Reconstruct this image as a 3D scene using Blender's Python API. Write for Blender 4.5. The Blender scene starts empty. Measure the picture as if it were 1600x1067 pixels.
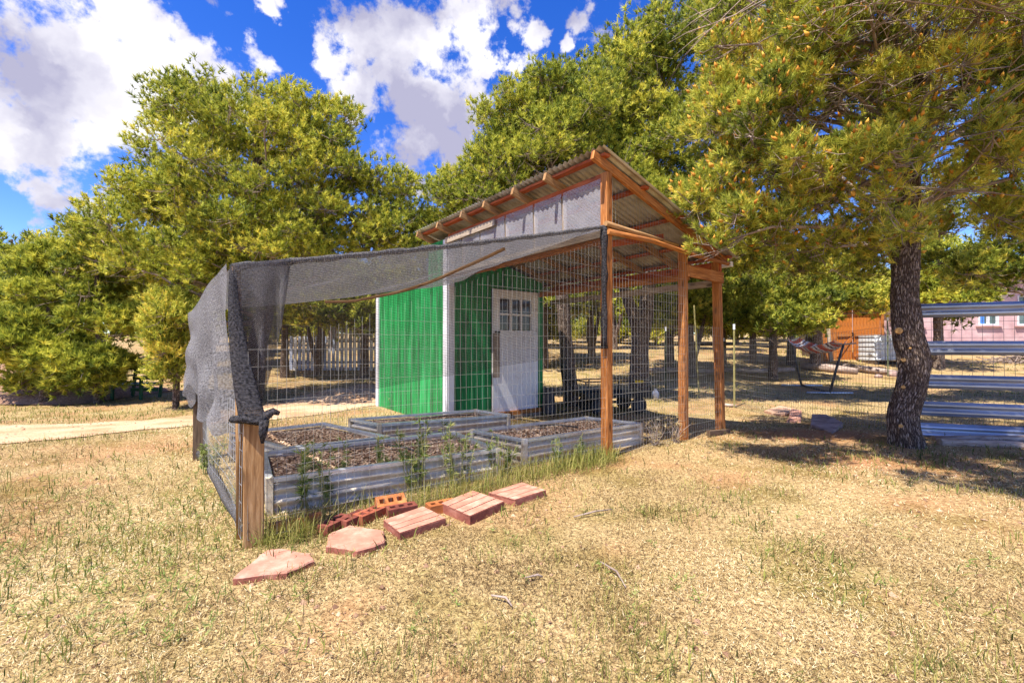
import bpy, math, random
import numpy as np
from mathutils import Vector

PI = math.pi
SC = bpy.context.scene
COL = SC.collection
rnd = random.Random(5)

# ------------------------------------------------------------------ camera, light, exposure
CAM_H, FPX, HORIZ = 1.15, 690.0, 540.0
cam_d = bpy.data.cameras.new('camera')
cam = bpy.data.objects.new('camera', cam_d); COL.objects.link(cam)
cam_d.sensor_width = 36.0
cam_d.lens = FPX / 1600 * 36
cam_d.clip_start, cam_d.clip_end = 0.05, 2000
cam.location = (0, 0, CAM_H)
cam.rotation_euler = (math.radians(90.54), 0, 0)
SC.camera = cam

SUN_EL = 62.0
SUN_AZ = (-0.65, -0.76)
sv = Vector((SUN_AZ[0], SUN_AZ[1], 0)).normalized() * math.cos(math.radians(SUN_EL)) + Vector((0, 0, math.sin(math.radians(SUN_EL))))
sun_d = bpy.data.lights.new('sun', 'SUN'); sun_d.energy = 4.1; sun_d.angle = math.radians(0.5); sun_d.color = (1, .95, .86)
sun = bpy.data.objects.new('sun', sun_d); COL.objects.link(sun)
sun.rotation_euler = (-sv).to_track_quat('-Z', 'Y').to_euler()
SC.view_settings.view_transform = 'Standard'
SC.view_settings.look = 'None'
SC.view_settings.exposure = 1.42
SC.view_settings.gamma = 1.0
SC.view_settings.use_curve_mapping = False
SC.render.engine = 'CYCLES'
SC.cycles.transparent_max_bounces = 24
SC.cycles.max_bounces = 8
SC.cycles.diffuse_bounces = 4

def N(nt, typ, **kw):
    n = nt.nodes.new(typ)
    for k, v in kw.items():
        if k.startswith('i_'):
            key = k[2:].replace('_', ' ')
            n.inputs[key].default_value = v
        else:
            setattr(n, k, v)
    return n

world = bpy.data.worlds.new('World'); SC.world = world; world.use_nodes = True
wt = world.node_tree; wt.nodes.clear(); L = wt.links.new
w_out = N(wt, 'ShaderNodeOutputWorld'); bg = N(wt, 'ShaderNodeBackground')
sky = N(wt, 'ShaderNodeTexSky'); sky.sky_type = 'NISHITA'; sky.sun_disc = False
sky.sun_elevation = math.radians(SUN_EL); sky.sun_rotation = math.atan2(SUN_AZ[0], SUN_AZ[1]) % (2 * PI)
sky.altitude = 1800; sky.dust_density = 0.4; sky.air_density = 1.0
hs = N(wt, 'ShaderNodeHueSaturation'); hs.inputs['Saturation'].default_value = 1.4; hs.inputs['Value'].default_value = 0.74; hs.inputs['Hue'].default_value = .522
L(sky.outputs[0], hs.inputs['Color'])
tc = N(wt, 'ShaderNodeTexCoord')
def cdir(px, py):
    v = Vector(((px - 800) / FPX, 1, (HORIZ - py) / FPX)); return v.normalized()
blobs = [(50, 30, .15), (55, 130, .19), (170, 150, .14), (250, 140, .1), (330, 110, .07), (120, 220, .1), (30, 205, .12), (225, 50, .075), (165, 10, .06), (290, 85, .05),
         (95, 290, .07), (0, 470, .08), (5, 250, .03), (640, 50, .15), (705, 30, .1), (655, 150, .15), (725, 170, .08), (555, 50, .08), (560, 150, .06),
         (700, 225, .05), (440, 10, .04), (820, 50, .05), (800, 90, .035), (905, 50, .05), (880, 85, .03), (770, 105, .025), (655, 300, .05), (400, 95, .05)]
acc = None
warp = N(wt, 'ShaderNodeTexNoise'); warp.inputs['Scale'].default_value = 7; warp.inputs['Detail'].default_value = 6; warp.inputs['Roughness'].default_value = .6
L(tc.outputs['Generated'], warp.inputs['Vector'])
wsub = N(wt, 'ShaderNodeVectorMath', operation='SUBTRACT'); wsub.inputs[1].default_value = (.5, .5, .5); L(warp.outputs['Color'], wsub.inputs[0])
wsc = N(wt, 'ShaderNodeVectorMath', operation='SCALE'); wsc.inputs['Scale'].default_value = .16; L(wsub.outputs[0], wsc.inputs[0])
wad = N(wt, 'ShaderNodeVectorMath', operation='ADD'); L(tc.outputs['Generated'], wad.inputs[0]); L(wsc.outputs[0], wad.inputs[1])
for (px, py, r) in blobs:
    c = cdir(px, py)
    d = N(wt, 'ShaderNodeVectorMath', operation='DISTANCE'); d.inputs[1].default_value = c; L(wad.outputs[0], d.inputs[0])
    mr = N(wt, 'ShaderNodeMapRange', interpolation_type='SMOOTHSTEP'); mr.inputs['From Min'].default_value = r * 1.3; mr.inputs['From Max'].default_value = r * .1
    L(d.outputs['Value'], mr.inputs['Value'])
    if acc is None: acc = mr.outputs[0]
    else:
        mx = N(wt, 'ShaderNodeMath', operation='MAXIMUM'); L(acc, mx.inputs[0]); L(mr.outputs[0], mx.inputs[1]); acc = mx.outputs[0]
# clouds over the rest of the sky (behind and above the camera): same kind, from noise alone
sep = N(wt, 'ShaderNodeSeparateXYZ'); L(tc.outputs['Generated'], sep.inputs[0])
n2 = N(wt, 'ShaderNodeTexNoise'); n2.inputs['Scale'].default_value = 2.2; n2.inputs['Detail'].default_value = 8; L(tc.outputs['Generated'], n2.inputs['Vector'])
n2r = N(wt, 'ShaderNodeMapRange', interpolation_type='SMOOTHSTEP'); n2r.inputs['From Min'].default_value = .54; n2r.inputs['From Max'].default_value = .66; L(n2.outputs[0], n2r.inputs['Value'])
back = N(wt, 'ShaderNodeMapRange'); back.inputs['From Min'].default_value = .55; back.inputs['From Max'].default_value = .2; L(sep.outputs['Y'], back.inputs['Value'])
nb = N(wt, 'ShaderNodeMath', operation='MULTIPLY'); L(n2r.outputs[0], nb.inputs[0]); L(back.outputs[0], nb.inputs[1])
mx = N(wt, 'ShaderNodeMath', operation='MAXIMUM'); L(acc, mx.inputs[0]); L(nb.outputs[0], mx.inputs[1]); acc = mx.outputs[0]
n3 = N(wt, 'ShaderNodeTexNoise'); n3.inputs['Scale'].default_value = 11; n3.inputs['Detail'].default_value = 9; n3.inputs['Roughness'].default_value = .62; L(tc.outputs['Generated'], n3.inputs['Vector'])
m1 = N(wt, 'ShaderNodeMath', operation='MULTIPLY_ADD'); m1.inputs[1].default_value = 3.3; m1.inputs[2].default_value = -1.62; L(n3.outputs[0], m1.inputs[0])
m2 = N(wt, 'ShaderNodeMath', operation='ADD'); L(acc, m2.inputs[0]); L(m1.outputs[0], m2.inputs[1])
dens = N(wt, 'ShaderNodeMapRange', interpolation_type='SMOOTHSTEP'); dens.inputs['From Min'].default_value = .36; dens.inputs['From Max'].default_value = .78; L(m2.outputs[0], dens.inputs['Value'])
n4 = N(wt, 'ShaderNodeTexNoise'); n4.inputs['Scale'].default_value = 5; n4.inputs['Detail'].default_value = 4; L(wad.outputs[0], n4.inputs['Vector'])
ccol = N(wt, 'ShaderNodeValToRGB'); L(n4.outputs[0], ccol.inputs[0])
ccol.color_ramp.elements[0].position = .42; ccol.color_ramp.elements[0].color = (1.3, 1.28, 1.75, 1)
ccol.color_ramp.elements[1].position = .62; ccol.color_ramp.elements[1].color = (2.9, 2.85, 3.0, 1)
mixc = N(wt, 'ShaderNodeMix', data_type='RGBA'); L(dens.outputs[0], mixc.inputs['Factor']); L(hs.outputs[0], mixc.inputs['A']); L(ccol.outputs[0], mixc.inputs['B'])
L(mixc.outputs['Result'], bg.inputs[0]); bg.inputs[1].default_value = 0.15
L(bg.outputs[0], w_out.inputs[0])

# ------------------------------------------------------------------ noise, terrain
def sm(a, b, x):
    t = np.clip((np.asarray(x, float) - a) / (b - a), 0, 1); return t * t * (3 - 2 * t)
def hsh(i, j, s):
    v = np.sin(i * 127.1 + j * 311.7 + s * 74.7) * 43758.5453
    return v - np.floor(v)
def vnoise(x, y, s=0):
    x = np.asarray(x, float); y = np.asarray(y, float)
    i, j = np.floor(x), np.floor(y); fx, fy = x - i, y - j
    fx = fx * fx * (3 - 2 * fx); fy = fy * fy * (3 - 2 * fy)
    a = hsh(i, j, s) * (1 - fx) + hsh(i + 1, j, s) * fx
    b = hsh(i, j + 1, s) * (1 - fx) + hsh(i + 1, j + 1, s) * fx
    return a * (1 - fy) + b * fy
def T(x, y):
    x = np.asarray(x, float); y = np.asarray(y, float)
    a = np.clip(y - 9, 0, 13)
    z = -.15 * sm(5.5, 8.5, y) + .0055 * a * a + .05 * np.clip(y - 22, 0, 45)
    calm = 1 - .9 * np.exp(-(((x - .2) / 3.6) ** 2 + ((y - 5) / 3.2) ** 2) ** 2)
    return z + calm * (.05 * (vnoise(x * .4, y * .4, 1) - .5) + .03 * (vnoise(x * 1.1, y * 1.1, 2) - .5))
def Tz(x, y): return float(T(x, y))
def spot(px, py):
    kx, kz = (px - 800) / FPX, (HORIZ - py) / FPX
    ys = np.linspace(1, 90, 6000)
    d = CAM_H + kz * ys - T(kx * ys, ys)
    k = np.where(d < 0)[0]
    y = ys[k[0]] if len(k) else 60.0
    return (kx * y, y, Tz(kx * y, y))
def at(px, py, y):
    return Vector(((px - 800) / FPX * y, y, CAM_H + (HORIZ - py) / FPX * y))
def bare(x, y):
    n = vnoise(x * 1.6, y * 1.6, 5) * .55 + vnoise(x * 4, y * 4, 6) * .45
    b = sm(.56, .76, n) * .62
    g = np.exp(-(((x - 3.9) / 1.1) ** 2 + ((y - 5.75) / .55) ** 2))
    b = np.maximum(b, np.clip(g * 1.3, 0, 1))
    b = np.maximum(b, np.exp(-(((x - 3.9) / 1.7) ** 2 + ((y - 4.45) / .8) ** 2)) * (.35 + .75 * vnoise(x * 2.5, y * 2.5, 79)))
    b = np.maximum(b, .45 * sm(.55, .7, vnoise(x * .9 + 7, y * .9, 77)) * (.5 + .5 * vnoise(x * 5, y * 5, 78)))
    b = np.maximum(b, .85 * np.exp(-(((x - 2.0) / 1.2) ** 2 + ((y - 7) / 1.2) ** 2)))
    b = np.maximum(b, .7 * np.exp(-(((x + 4.0) / 1.1) ** 2 + ((y - 5.0) / .4) ** 2)))
    return b

# ------------------------------------------------------------------ materials
MATS = {}
def new_mat(name):
    m = bpy.data.materials.new(name); m.use_nodes = True
    nt = m.node_tree; nt.nodes.clear()
    o = nt.nodes.new('ShaderNodeOutputMaterial')
    MATS[name] = m
    return m, nt, o
def ramp(nt, stops):
    r = nt.nodes.new('ShaderNodeValToRGB'); e = r.color_ramp.elements
    while len(e) < len(stops): e.new(0.5)
    for k, (p, c) in enumerate(stops):
        e[k].position = p; e[k].color = (*c, 1)
    return r
def simple(name, stops, scale=6, rough=.8, metal=0, coord='Object', stretch=(1, 1, 1), bump=.15, bscale=None, detail=6, spec=.3, dist=.01):
    m, nt, o = new_mat(name); l = nt.links.new
    p = nt.nodes.new('ShaderNodeBsdfPrincipled'); p.inputs['Roughness'].default_value = rough; p.inputs['Metallic'].default_value = metal
    p.inputs['Specular IOR Level'].default_value = spec
    t = nt.nodes.new('ShaderNodeTexCoord'); mp = nt.nodes.new('ShaderNodeMapping'); mp.inputs['Scale'].default_value = stretch
    l(t.outputs[coord], mp.inputs[0])
    oi = nt.nodes.new('ShaderNodeObjectInfo')
    ad = nt.nodes.new('ShaderNodeVectorMath'); ad.operation = 'MULTIPLY_ADD'; ad.inputs[1].default_value = (7, 5, 3)
    l(oi.outputs['Random'], ad.inputs[0]); l(mp.outputs[0], ad.inputs[2])
    n = nt.nodes.new('ShaderNodeTexNoise'); n.inputs['Scale'].default_value = scale; n.inputs['Detail'].default_value = detail; n.inputs['Roughness'].default_value = .62
    l(ad.outputs[0], n.inputs['Vector'])
    r = ramp(nt, stops); l(n.outputs[0], r.inputs[0]); l(r.outputs[0], p.inputs['Base Color'])
    if bump:
        b = nt.nodes.new('ShaderNodeBump'); b.inputs['Strength'].default_value = bump; b.inputs['Distance'].default_value = dist
        if bscale:
            n2 = nt.nodes.new('ShaderNodeTexNoise'); n2.inputs['Scale'].default_value = bscale; n2.inputs['Detail'].default_value = 5; l(ad.outputs[0], n2.inputs['Vector']); l(n2.outputs[0], b.inputs['Height'])
        else: l(n.outputs[0], b.inputs['Height'])
        l(b.outputs[0], p.inputs['Normal'])
    l(p.outputs[0], o.inputs[0])
    return m
def wood(name, dark, mid, light, rough=.75):
    m, nt, o = new_mat(name); l = nt.links.new
    p = nt.nodes.new('ShaderNodeBsdfPrincipled'); p.inputs['Roughness'].default_value = rough; p.inputs['Specular IOR Level'].default_value = .25
    t = nt.nodes.new('ShaderNodeTexCoord'); mp = nt.nodes.new('ShaderNodeMapping'); mp.inputs['Scale'].default_value = (22, 1.6, 1)
    oi = nt.nodes.new('ShaderNodeObjectInfo')
    ad = nt.nodes.new('ShaderNodeVectorMath'); ad.operation = 'MULTIPLY_ADD'; ad.inputs[1].default_value = (3, 17, 3)
    l(oi.outputs['Random'], ad.inputs[0]); l(t.outputs['UV'], ad.inputs[2]); l(ad.outputs[0], mp.inputs[0])
    n = nt.nodes.new('ShaderNodeTexNoise'); n.inputs['Scale'].default_value = 2.4; n.inputs['Detail'].default_value = 7; n.inputs['Roughness'].default_value = .65; n.inputs['Distortion'].default_value = .6
    l(mp.outputs[0], n.inputs['Vector'])
    r = ramp(nt, [(.3, dark), (.5, mid), (.68, light)]); l(n.outputs[0], r.inputs[0])
    # knots and weather stains
    v = nt.nodes.new('ShaderNodeTexVoronoi'); v.inputs['Scale'].default_value = 1; mp2 = nt.nodes.new('ShaderNodeMapping'); mp2.inputs['Scale'].default_value = (9, 3.2, 1); l(ad.outputs[0], mp2.inputs[0]); l(mp2.outputs[0], v.inputs['Vector'])
    kr = nt.nodes.new('ShaderNodeMapRange'); kr.inputs['From Min'].default_value = .1; kr.inputs['From Max'].default_value = .2; kr.inputs['To Min'].default_value = .35; kr.inputs['To Max'].default_value = 1; l(v.outputs['Distance'], kr.inputs['Value'])
    mu = nt.nodes.new('ShaderNodeMix'); mu.data_type = 'RGBA'; mu.blend_type = 'MULTIPLY'; mu.inputs['Factor'].default_value = 1
    l(r.outputs[0], mu.inputs['A']); l(kr.outputs[0], mu.inputs['B']); l(mu.outputs['Result'], p.inputs['Base Color'])
    n5 = nt.nodes.new('ShaderNodeTexNoise'); n5.inputs['Scale'].default_value = 3.5; n5.inputs['Detail'].default_value = 5; l(ad.outputs[0], n5.inputs['Vector'])
    wr = nt.nodes.new('ShaderNodeMapRange'); wr.inputs['From Min'].default_value = .48; wr.inputs['From Max'].default_value = .72; wr.inputs['To Max'].default_value = .38; l(n5.outputs[0], wr.inputs['Value'])
    wg = nt.nodes.new('ShaderNodeMix'); wg.data_type = 'RGBA'; l(wr.outputs[0], wg.inputs['Factor']); l(mu.outputs['Result'], wg.inputs['A']); wg.inputs['B'].default_value = (mid[0] * .5 + .09, mid[1] * .55 + .07, mid[2] * .6 + .055, 1)
    l(wg.outputs['Result'], p.inputs['Base Color'])
    b = nt.nodes.new('ShaderNodeBump'); b.inputs['Strength'].default_value = .35; b.inputs['Distance'].default_value = .006; l(n.outputs[0], b.inputs['Height']); l(b.outputs[0], p.inputs['Normal'])
    l(p.outputs[0], o.inputs[0]); return m
def tinted(name, stops, rough=.7, transl=.3, attr='tint'):
    m, nt, o = new_mat(name); l = nt.links.new
    a = nt.nodes.new('ShaderNodeAttribute'); a.attribute_name = attr
    r = ramp(nt, stops); l(a.outputs['Fac'], r.inputs[0])
    p = nt.nodes.new('ShaderNodeBsdfPrincipled'); p.inputs['Roughness'].default_value = rough; p.inputs['Specular IOR Level'].default_value = .2
    l(r.outputs[0], p.inputs['Base Color'])
    if transl:
        tr = nt.nodes.new('ShaderNodeBsdfTranslucent'); l(r.outputs[0], tr.inputs[0])
        mx = nt.nodes.new('ShaderNodeMixShader'); mx.inputs[0].default_value = transl; l(p.outputs[0], mx.inputs[1]); l(tr.outputs[0], mx.inputs[2]); l(mx.outputs[0], o.inputs[0])
    else: l(p.outputs[0], o.inputs[0])
    return m

wood('wood_orange', (.13, .036, .008), (.38, .13, .028), (.58, .25, .075))
wood('wood_red', (.16, .03, .01), (.36, .075, .02), (.48, .13, .04))
wood('wood_tan', (.15, .065, .022), (.34, .18, .07), (.52, .32, .16))
wood('wood_grey', (.16, .12, .085), (.34, .26, .19), (.5, .41, .32))
wood('wood_dark', (.035, .02, .012), (.1, .06, .035), (.18, .12, .075))
wood('wood_barn', (.2, .05, .008), (.42, .13, .02), (.55, .2, .04))
simple('galvanized', [(.3, (.42, .44, .5)), (.5, (.6, .62, .66)), (.7, (.72, .72, .74))], 9, .38, .75, bump=.05)
simple('dusty_galvanized', [(.32, (.32, .25, .19)), (.44, (.56, .46, .33)), (.56, (.66, .57, .44)), (.7, (.7, .68, .66))], 3.2, .42, .18, stretch=(1, 1, 3), bump=.08)
simple('roof_tin', [(.3, (.28, .23, .17)), (.5, (.5, .46, .38)), (.68, (.6, .6, .56))], 3, .45, .5, stretch=(1, 1, 1), bump=.05)
simple('rail_steel', [(.3, (.24, .25, .29)), (.5, (.38, .4, .45)), (.7, (.5, .51, .55))], 2.5, .42, .75, stretch=(.4, .4, 2), bump=.03)
simple('wire', [(.3, (.22, .2, .18)), (.7, (.4, .38, .35))], 8, .6, .15, bump=0)
simple('dark_wire', [(.3, (.16, .15, .14)), (.7, (.3, .28, .26))], 8, .5, .5, bump=0)
simple('black_paint', [(.3, (.008, .008, .009)), (.7, (.028, .027, .026))], 8, .45, 0, bump=.05)
simple('rubber', [(.3, (.012, .012, .012)), (.7, (.045, .042, .04))], 14, .85, 0)
simple('yellow_paint', [(.3, (.7, .4, .01)), (.7, (.8, .5, .02))], 8, .5)
simple('green_paint', [(.3, (.006, .07, .018)), (.46, (.008, .17, .04)), (.6, (.018, .31, .08)), (.72, (.06, .42, .15))], 3.2, .5, 0, stretch=(5, 5, .3), bump=.15)  # upright streaks of sunlight and cloth shadow are put into the green
simple('white_paint', [(.28, (.58, .53, .5)), (.4, (.78, .74, .72)), (.7, (.84, .82, .8))], 4, .6, 0, stretch=(1, 1, 2), bump=.08)
simple('trim_paint', [(.28, (.45, .42, .42)), (.45, (.66, .64, .67)), (.7, (.74, .72, .74))], 7, .6, 0, stretch=(1, 1, .4), bump=.1)
simple('dark_glass', [(.3, (.02, .014, .012)), (.7, (.06, .04, .035))], 5, .12, 0, bump=.02, spec=.5)
simple('green_glass', [(.3, (.03, .06, .06)), (.7, (.1, .14, .14))], 2, .1, 0, bump=0, spec=.6)
simple('blue_curtain', [(.3, (.04, .16, .5)), (.7, (.08, .25, .65))], 2, .5, 0, bump=0)
simple('brick_red', [(.28, (.12, .025, .014)), (.5, (.3, .08, .04)), (.72, (.48, .17, .09))], 9, .85, 0, bump=.5, bscale=60, dist=.004)
simple('brick_dark', [(.28, (.08, .02, .015)), (.55, (.19, .05, .033)), (.75, (.3, .1, .065))], 10, .85, 0, bump=.5, bscale=60, dist=.004)
simple('brick_orange', [(.28, (.26, .075, .02)), (.55, (.46, .16, .05)), (.75, (.6, .26, .1))], 10, .85, 0, bump=.5, bscale=60, dist=.004)
simple('paver_red', [(.3, (.33, .15, .1)), (.48, (.44, .2, .135)), (.68, (.57, .34, .25))], 8, .88, 0, bump=.5, bscale=70, dist=.004)
simple('paver_side', [(.3, (.17, .05, .035)), (.5, (.29, .1, .07)), (.7, (.4, .18, .13))], 9, .88, 0, bump=.5, bscale=70, dist=.004)
simple('sandstone', [(.3, (.38, .2, .12)), (.5, (.52, .3, .19)), (.7, (.66, .45, .3))], 6, .9, 0, bump=.4, bscale=35, dist=.006)
simple('grey_stone', [(.3, (.16, .1, .085)), (.5, (.3, .2, .17)), (.7, (.44, .32, .27))], 6, .9, 0, bump=.5, bscale=25, dist=.01)
simple('pink_stucco', [(.3, (.4, .24, .24)), (.5, (.52, .34, .34)), (.7, (.6, .44, .42))], 1.4, .9, 0, bump=.2, bscale=20)
simple('roof_grey', [(.3, (.2, .16, .14)), (.7, (.36, .3, .27))], 2, .85)
simple('blue_slat', [(.3, (.24, .28, .4)), (.7, (.5, .52, .62))], 2, .6)
simple('white_plastic', [(.3, (.6, .62, .64)), (.7, (.78, .78, .78))], 2, .45, bump=0)
simple('green_post', [(.3, (.05, .07, .035)), (.7, (.16, .17, .09))], 10, .6)
simple('olive_post', [(.3, (.18, .15, .05)), (.7, (.34, .3, .13))], 10, .6)
simple('soil', [(.3, (.13, .065, .04)), (.5, (.3, .17, .105)), (.7, (.48, .31, .2))], 26, .95, 0, bump=.8, bscale=70, dist=.015)
simple('dark_green_plastic', [(.3, (.003, .05, .025)), (.7, (.01, .11, .06))], 4, .4, bump=0)
simple('bucket_grey', [(.3, (.025, .023, .022)), (.7, (.09, .08, .075))], 6, .6, bump=.05)
simple('log_wood', [(.3, (.14, .09, .07)), (.5, (.34, .25, .2)), (.7, (.52, .42, .36))], 5, .9, 0, coord='UV', stretch=(6, 1.2, 1), bump=.6, dist=.015)
simple('cut_wood', [(.3, (.4, .2, .06)), (.7, (.62, .38, .15))], 20, .85)
def bark_mat():
    m, nt, o = new_mat('bark'); l = nt.links.new
    p = nt.nodes.new('ShaderNodeBsdfPrincipled'); p.inputs['Roughness'].default_value = .95; p.inputs['Specular IOR Level'].default_value = .15
    t = nt.nodes.new('ShaderNodeTexCoord'); mp = nt.nodes.new('ShaderNodeMapping'); mp.inputs['Scale'].default_value = (48, 13, 1); l(t.outputs['UV'], mp.inputs[0])
    n = nt.nodes.new('ShaderNodeTexNoise'); n.inputs['Scale'].default_value = 1.2; n.inputs['Detail'].default_value = 8; n.inputs['Roughness'].default_value = .7; l(mp.outputs[0], n.inputs['Vector'])
    ad = nt.nodes.new('ShaderNodeVectorMath'); ad.operation = 'MULTIPLY_ADD'; ad.inputs[1].default_value = (2.6, 2.6, 0); l(n.outputs['Color'], ad.inputs[0]); l(mp.outputs[0], ad.inputs[2])
    v = nt.nodes.new('ShaderNodeTexVoronoi'); v.feature = 'DISTANCE_TO_EDGE'; v.inputs['Scale'].default_value = 1; l(ad.outputs[0], v.inputs['Vector'])
    cr = nt.nodes.new('ShaderNodeMapRange'); cr.inputs['From Min'].default_value = .0; cr.inputs['From Max'].default_value = .22; cr.inputs['To Min'].default_value = 0; l(v.outputs['Distance'], cr.inputs['Value'])
    mu = nt.nodes.new('ShaderNodeMath'); mu.operation = 'MULTIPLY'; l(cr.outputs[0], mu.inputs[0]); l(n.outputs[0], mu.inputs[1])
    r = ramp(nt, [(.03, (.06, .04, .03)), (.2, (.15, .1, .075)), (.42, (.28, .195, .145)), (.6, (.5, .4, .33))]); l(mu.outputs[0], r.inputs[0]); l(r.outputs[0], p.inputs['Base Color'])
    b = nt.nodes.new('ShaderNodeBump'); b.inputs['Strength'].default_value = 1; b.inputs['Distance'].default_value = .03; l(mu.outputs[0], b.inputs['Height']); l(b.outputs[0], p.inputs['Normal']); l(p.outputs[0], o.inputs[0])
bark_mat()
simple('twig', [(.3, (.15, .1, .075)), (.7, (.4, .31, .26))], 8, .9, 0, bump=.2)
simple('rope_cloth', [(.3, (.62, .57, .52)), (.7, (.75, .7, .65))], 12, .9)
tinted('pine_needles', [(0, (.035, .06, .012)), (.28, (.14, .19, .024)), (.52, (.36, .385, .045)), (.78, (.6, .585, .08)), (1, (.74, .64, .1))], .6, .34)
tinted('pine_needles_gold', [(0, (.035, .06, .012)), (.28, (.15, .19, .026)), (.52, (.36, .39, .05)), (.78, (.6, .57, .085)), (1, (.76, .6, .1))], .6, .34)
tinted('pollen_cone', [(0, (.4, .15, .02)), (.5, (.55, .24, .03)), (1, (.65, .36, .06))], .7, .1)
tinted('straw', [(0, (.075, .045, .02)), (.22, (.25, .155, .062)), (.5, (.48, .345, .15)), (.75, (.63, .48, .24)), (1, (.78, .67, .43))], .85, .25)
tinted('grass_green', [(0, (.04, .06, .012)), (.5, (.13, .16, .03)), (.8, (.28, .27, .06)), (1, (.42, .36, .12))], .75, .35)
tinted('weed_leaf', [(0, (.1, .15, .03)), (.5, (.27, .34, .08)), (1, (.52, .5, .2))], .6, .4)
tinted('mulch_chip', [(0, (.12, .06, .035)), (.45, (.44, .27, .17)), (1, (.72, .54, .37))], .9, 0)

def cloth_mat(name, opac, dark, light, rows=430.0, transl=.45):
    m, nt, o = new_mat(name); l = nt.links.new
    t = nt.nodes.new('ShaderNodeTexCoord'); s = nt.nodes.new('ShaderNodeSeparateXYZ'); l(t.outputs['UV'], s.inputs[0])
    n = nt.nodes.new('ShaderNodeTexNoise'); n.inputs['Scale'].default_value = 60; n.inputs['Detail'].default_value = 4; l(t.outputs['UV'], n.inputs['Vector'])
    a = nt.nodes.new('ShaderNodeMath'); a.operation = 'MULTIPLY_ADD'; a.inputs[1].default_value = rows; l(s.outputs['Y'], a.inputs[0])
    nn = nt.nodes.new('ShaderNodeMath'); nn.operation = 'MULTIPLY'; nn.inputs[1].default_value = 5; l(n.outputs[0], nn.inputs[0]); l(nn.outputs[0], a.inputs[2])
    si = nt.nodes.new('ShaderNodeMath'); si.operation = 'SINE'; l(a.outputs[0], si.inputs[0])
    mr = nt.nodes.new('ShaderNodeMapRange'); mr.inputs['From Min'].default_value = -1; mr.inputs['From Max'].default_value = 1; mr.inputs['To Min'].default_value = max(0, opac - .22); mr.inputs['To Max'].default_value = min(1, opac + .22); l(si.outputs[0], mr.inputs['Value'])
    n2 = nt.nodes.new('ShaderNodeTexNoise'); n2.inputs['Scale'].default_value = 4; n2.inputs['Detail'].default_value = 5; l(t.outputs['UV'], n2.inputs['Vector'])
    ad = nt.nodes.new('ShaderNodeMath'); ad.operation = 'MULTIPLY_ADD'; ad.inputs[1].default_value = .35; ad.inputs[2].default_value = -.17; l(n2.outputs[0], ad.inputs[0])
    ad2 = nt.nodes.new('ShaderNodeMath'); ad2.operation = 'ADD'; ad2.use_clamp = True; l(ad.outputs[0], ad2.inputs[0]); l(mr.outputs[0], ad2.inputs[1])
    r = ramp(nt, [(.35, dark), (.65, light)]); l(n.outputs[0], r.inputs[0])
    d = nt.nodes.new('ShaderNodeBsdfDiffuse'); l(r.outputs[0], d.inputs[0])
    tr = nt.nodes.new('ShaderNodeBsdfTranslucent'); l(r.outputs[0], tr.inputs[0])
    mx = nt.nodes.new('ShaderNodeMixShader'); mx.inputs[0].default_value = transl; l(d.outputs[0], mx.inputs[1]); l(tr.outputs[0], mx.inputs[2])
    tp = nt.nodes.new('ShaderNodeBsdfTransparent')
    m2 = nt.nodes.new('ShaderNodeMixShader'); l(ad2.outputs[0], m2.inputs[0]); l(tp.outputs[0], m2.inputs[1]); l(mx.outputs[0], m2.inputs[2]); l(m2.outputs[0], o.inputs[0])
    return m
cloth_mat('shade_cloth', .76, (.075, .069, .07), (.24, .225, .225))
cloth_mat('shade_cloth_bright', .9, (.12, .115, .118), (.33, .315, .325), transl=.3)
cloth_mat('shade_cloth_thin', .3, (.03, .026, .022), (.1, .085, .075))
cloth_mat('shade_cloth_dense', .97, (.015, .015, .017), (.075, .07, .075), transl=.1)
cloth_mat('hardware_cloth', .5, (.36, .35, .38), (.52, .5, .54), rows=420, transl=.2)

def hammock_mat():
    m, nt, o = new_mat('hammock_fabric'); l = nt.links.new
    t = nt.nodes.new('ShaderNodeTexCoord'); s = nt.nodes.new('ShaderNodeSeparateXYZ'); l(t.outputs['UV'], s.inputs[0])
    a = nt.nodes.new('ShaderNodeMath'); a.operation = 'MULTIPLY'; a.inputs[1].default_value = 6; l(s.outputs['X'], a.inputs[0])
    f = nt.nodes.new('ShaderNodeMath'); f.operation = 'FRACT'; l(a.outputs[0], f.inputs[0])
    r = ramp(nt, [(0, (.5, .08, .04)), (.3, (.6, .1, .04)), (.34, (.7, .62, .55)), (.45, (.7, .62, .55)), (.5, (.1, .04, .06)), (.6, (.1, .04, .06)), (.64, (.72, .65, .58)), (.85, (.65, .2, .08))])
    r.color_ramp.interpolation = 'CONSTANT'; l(f.outputs[0], r.inputs[0])
    p = nt.nodes.new('ShaderNodeBsdfPrincipled'); p.inputs['Roughness'].default_value = .9; l(r.outputs[0], p.inputs['Base Color']); l(p.outputs[0], o.inputs[0])
hammock_mat()

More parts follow.
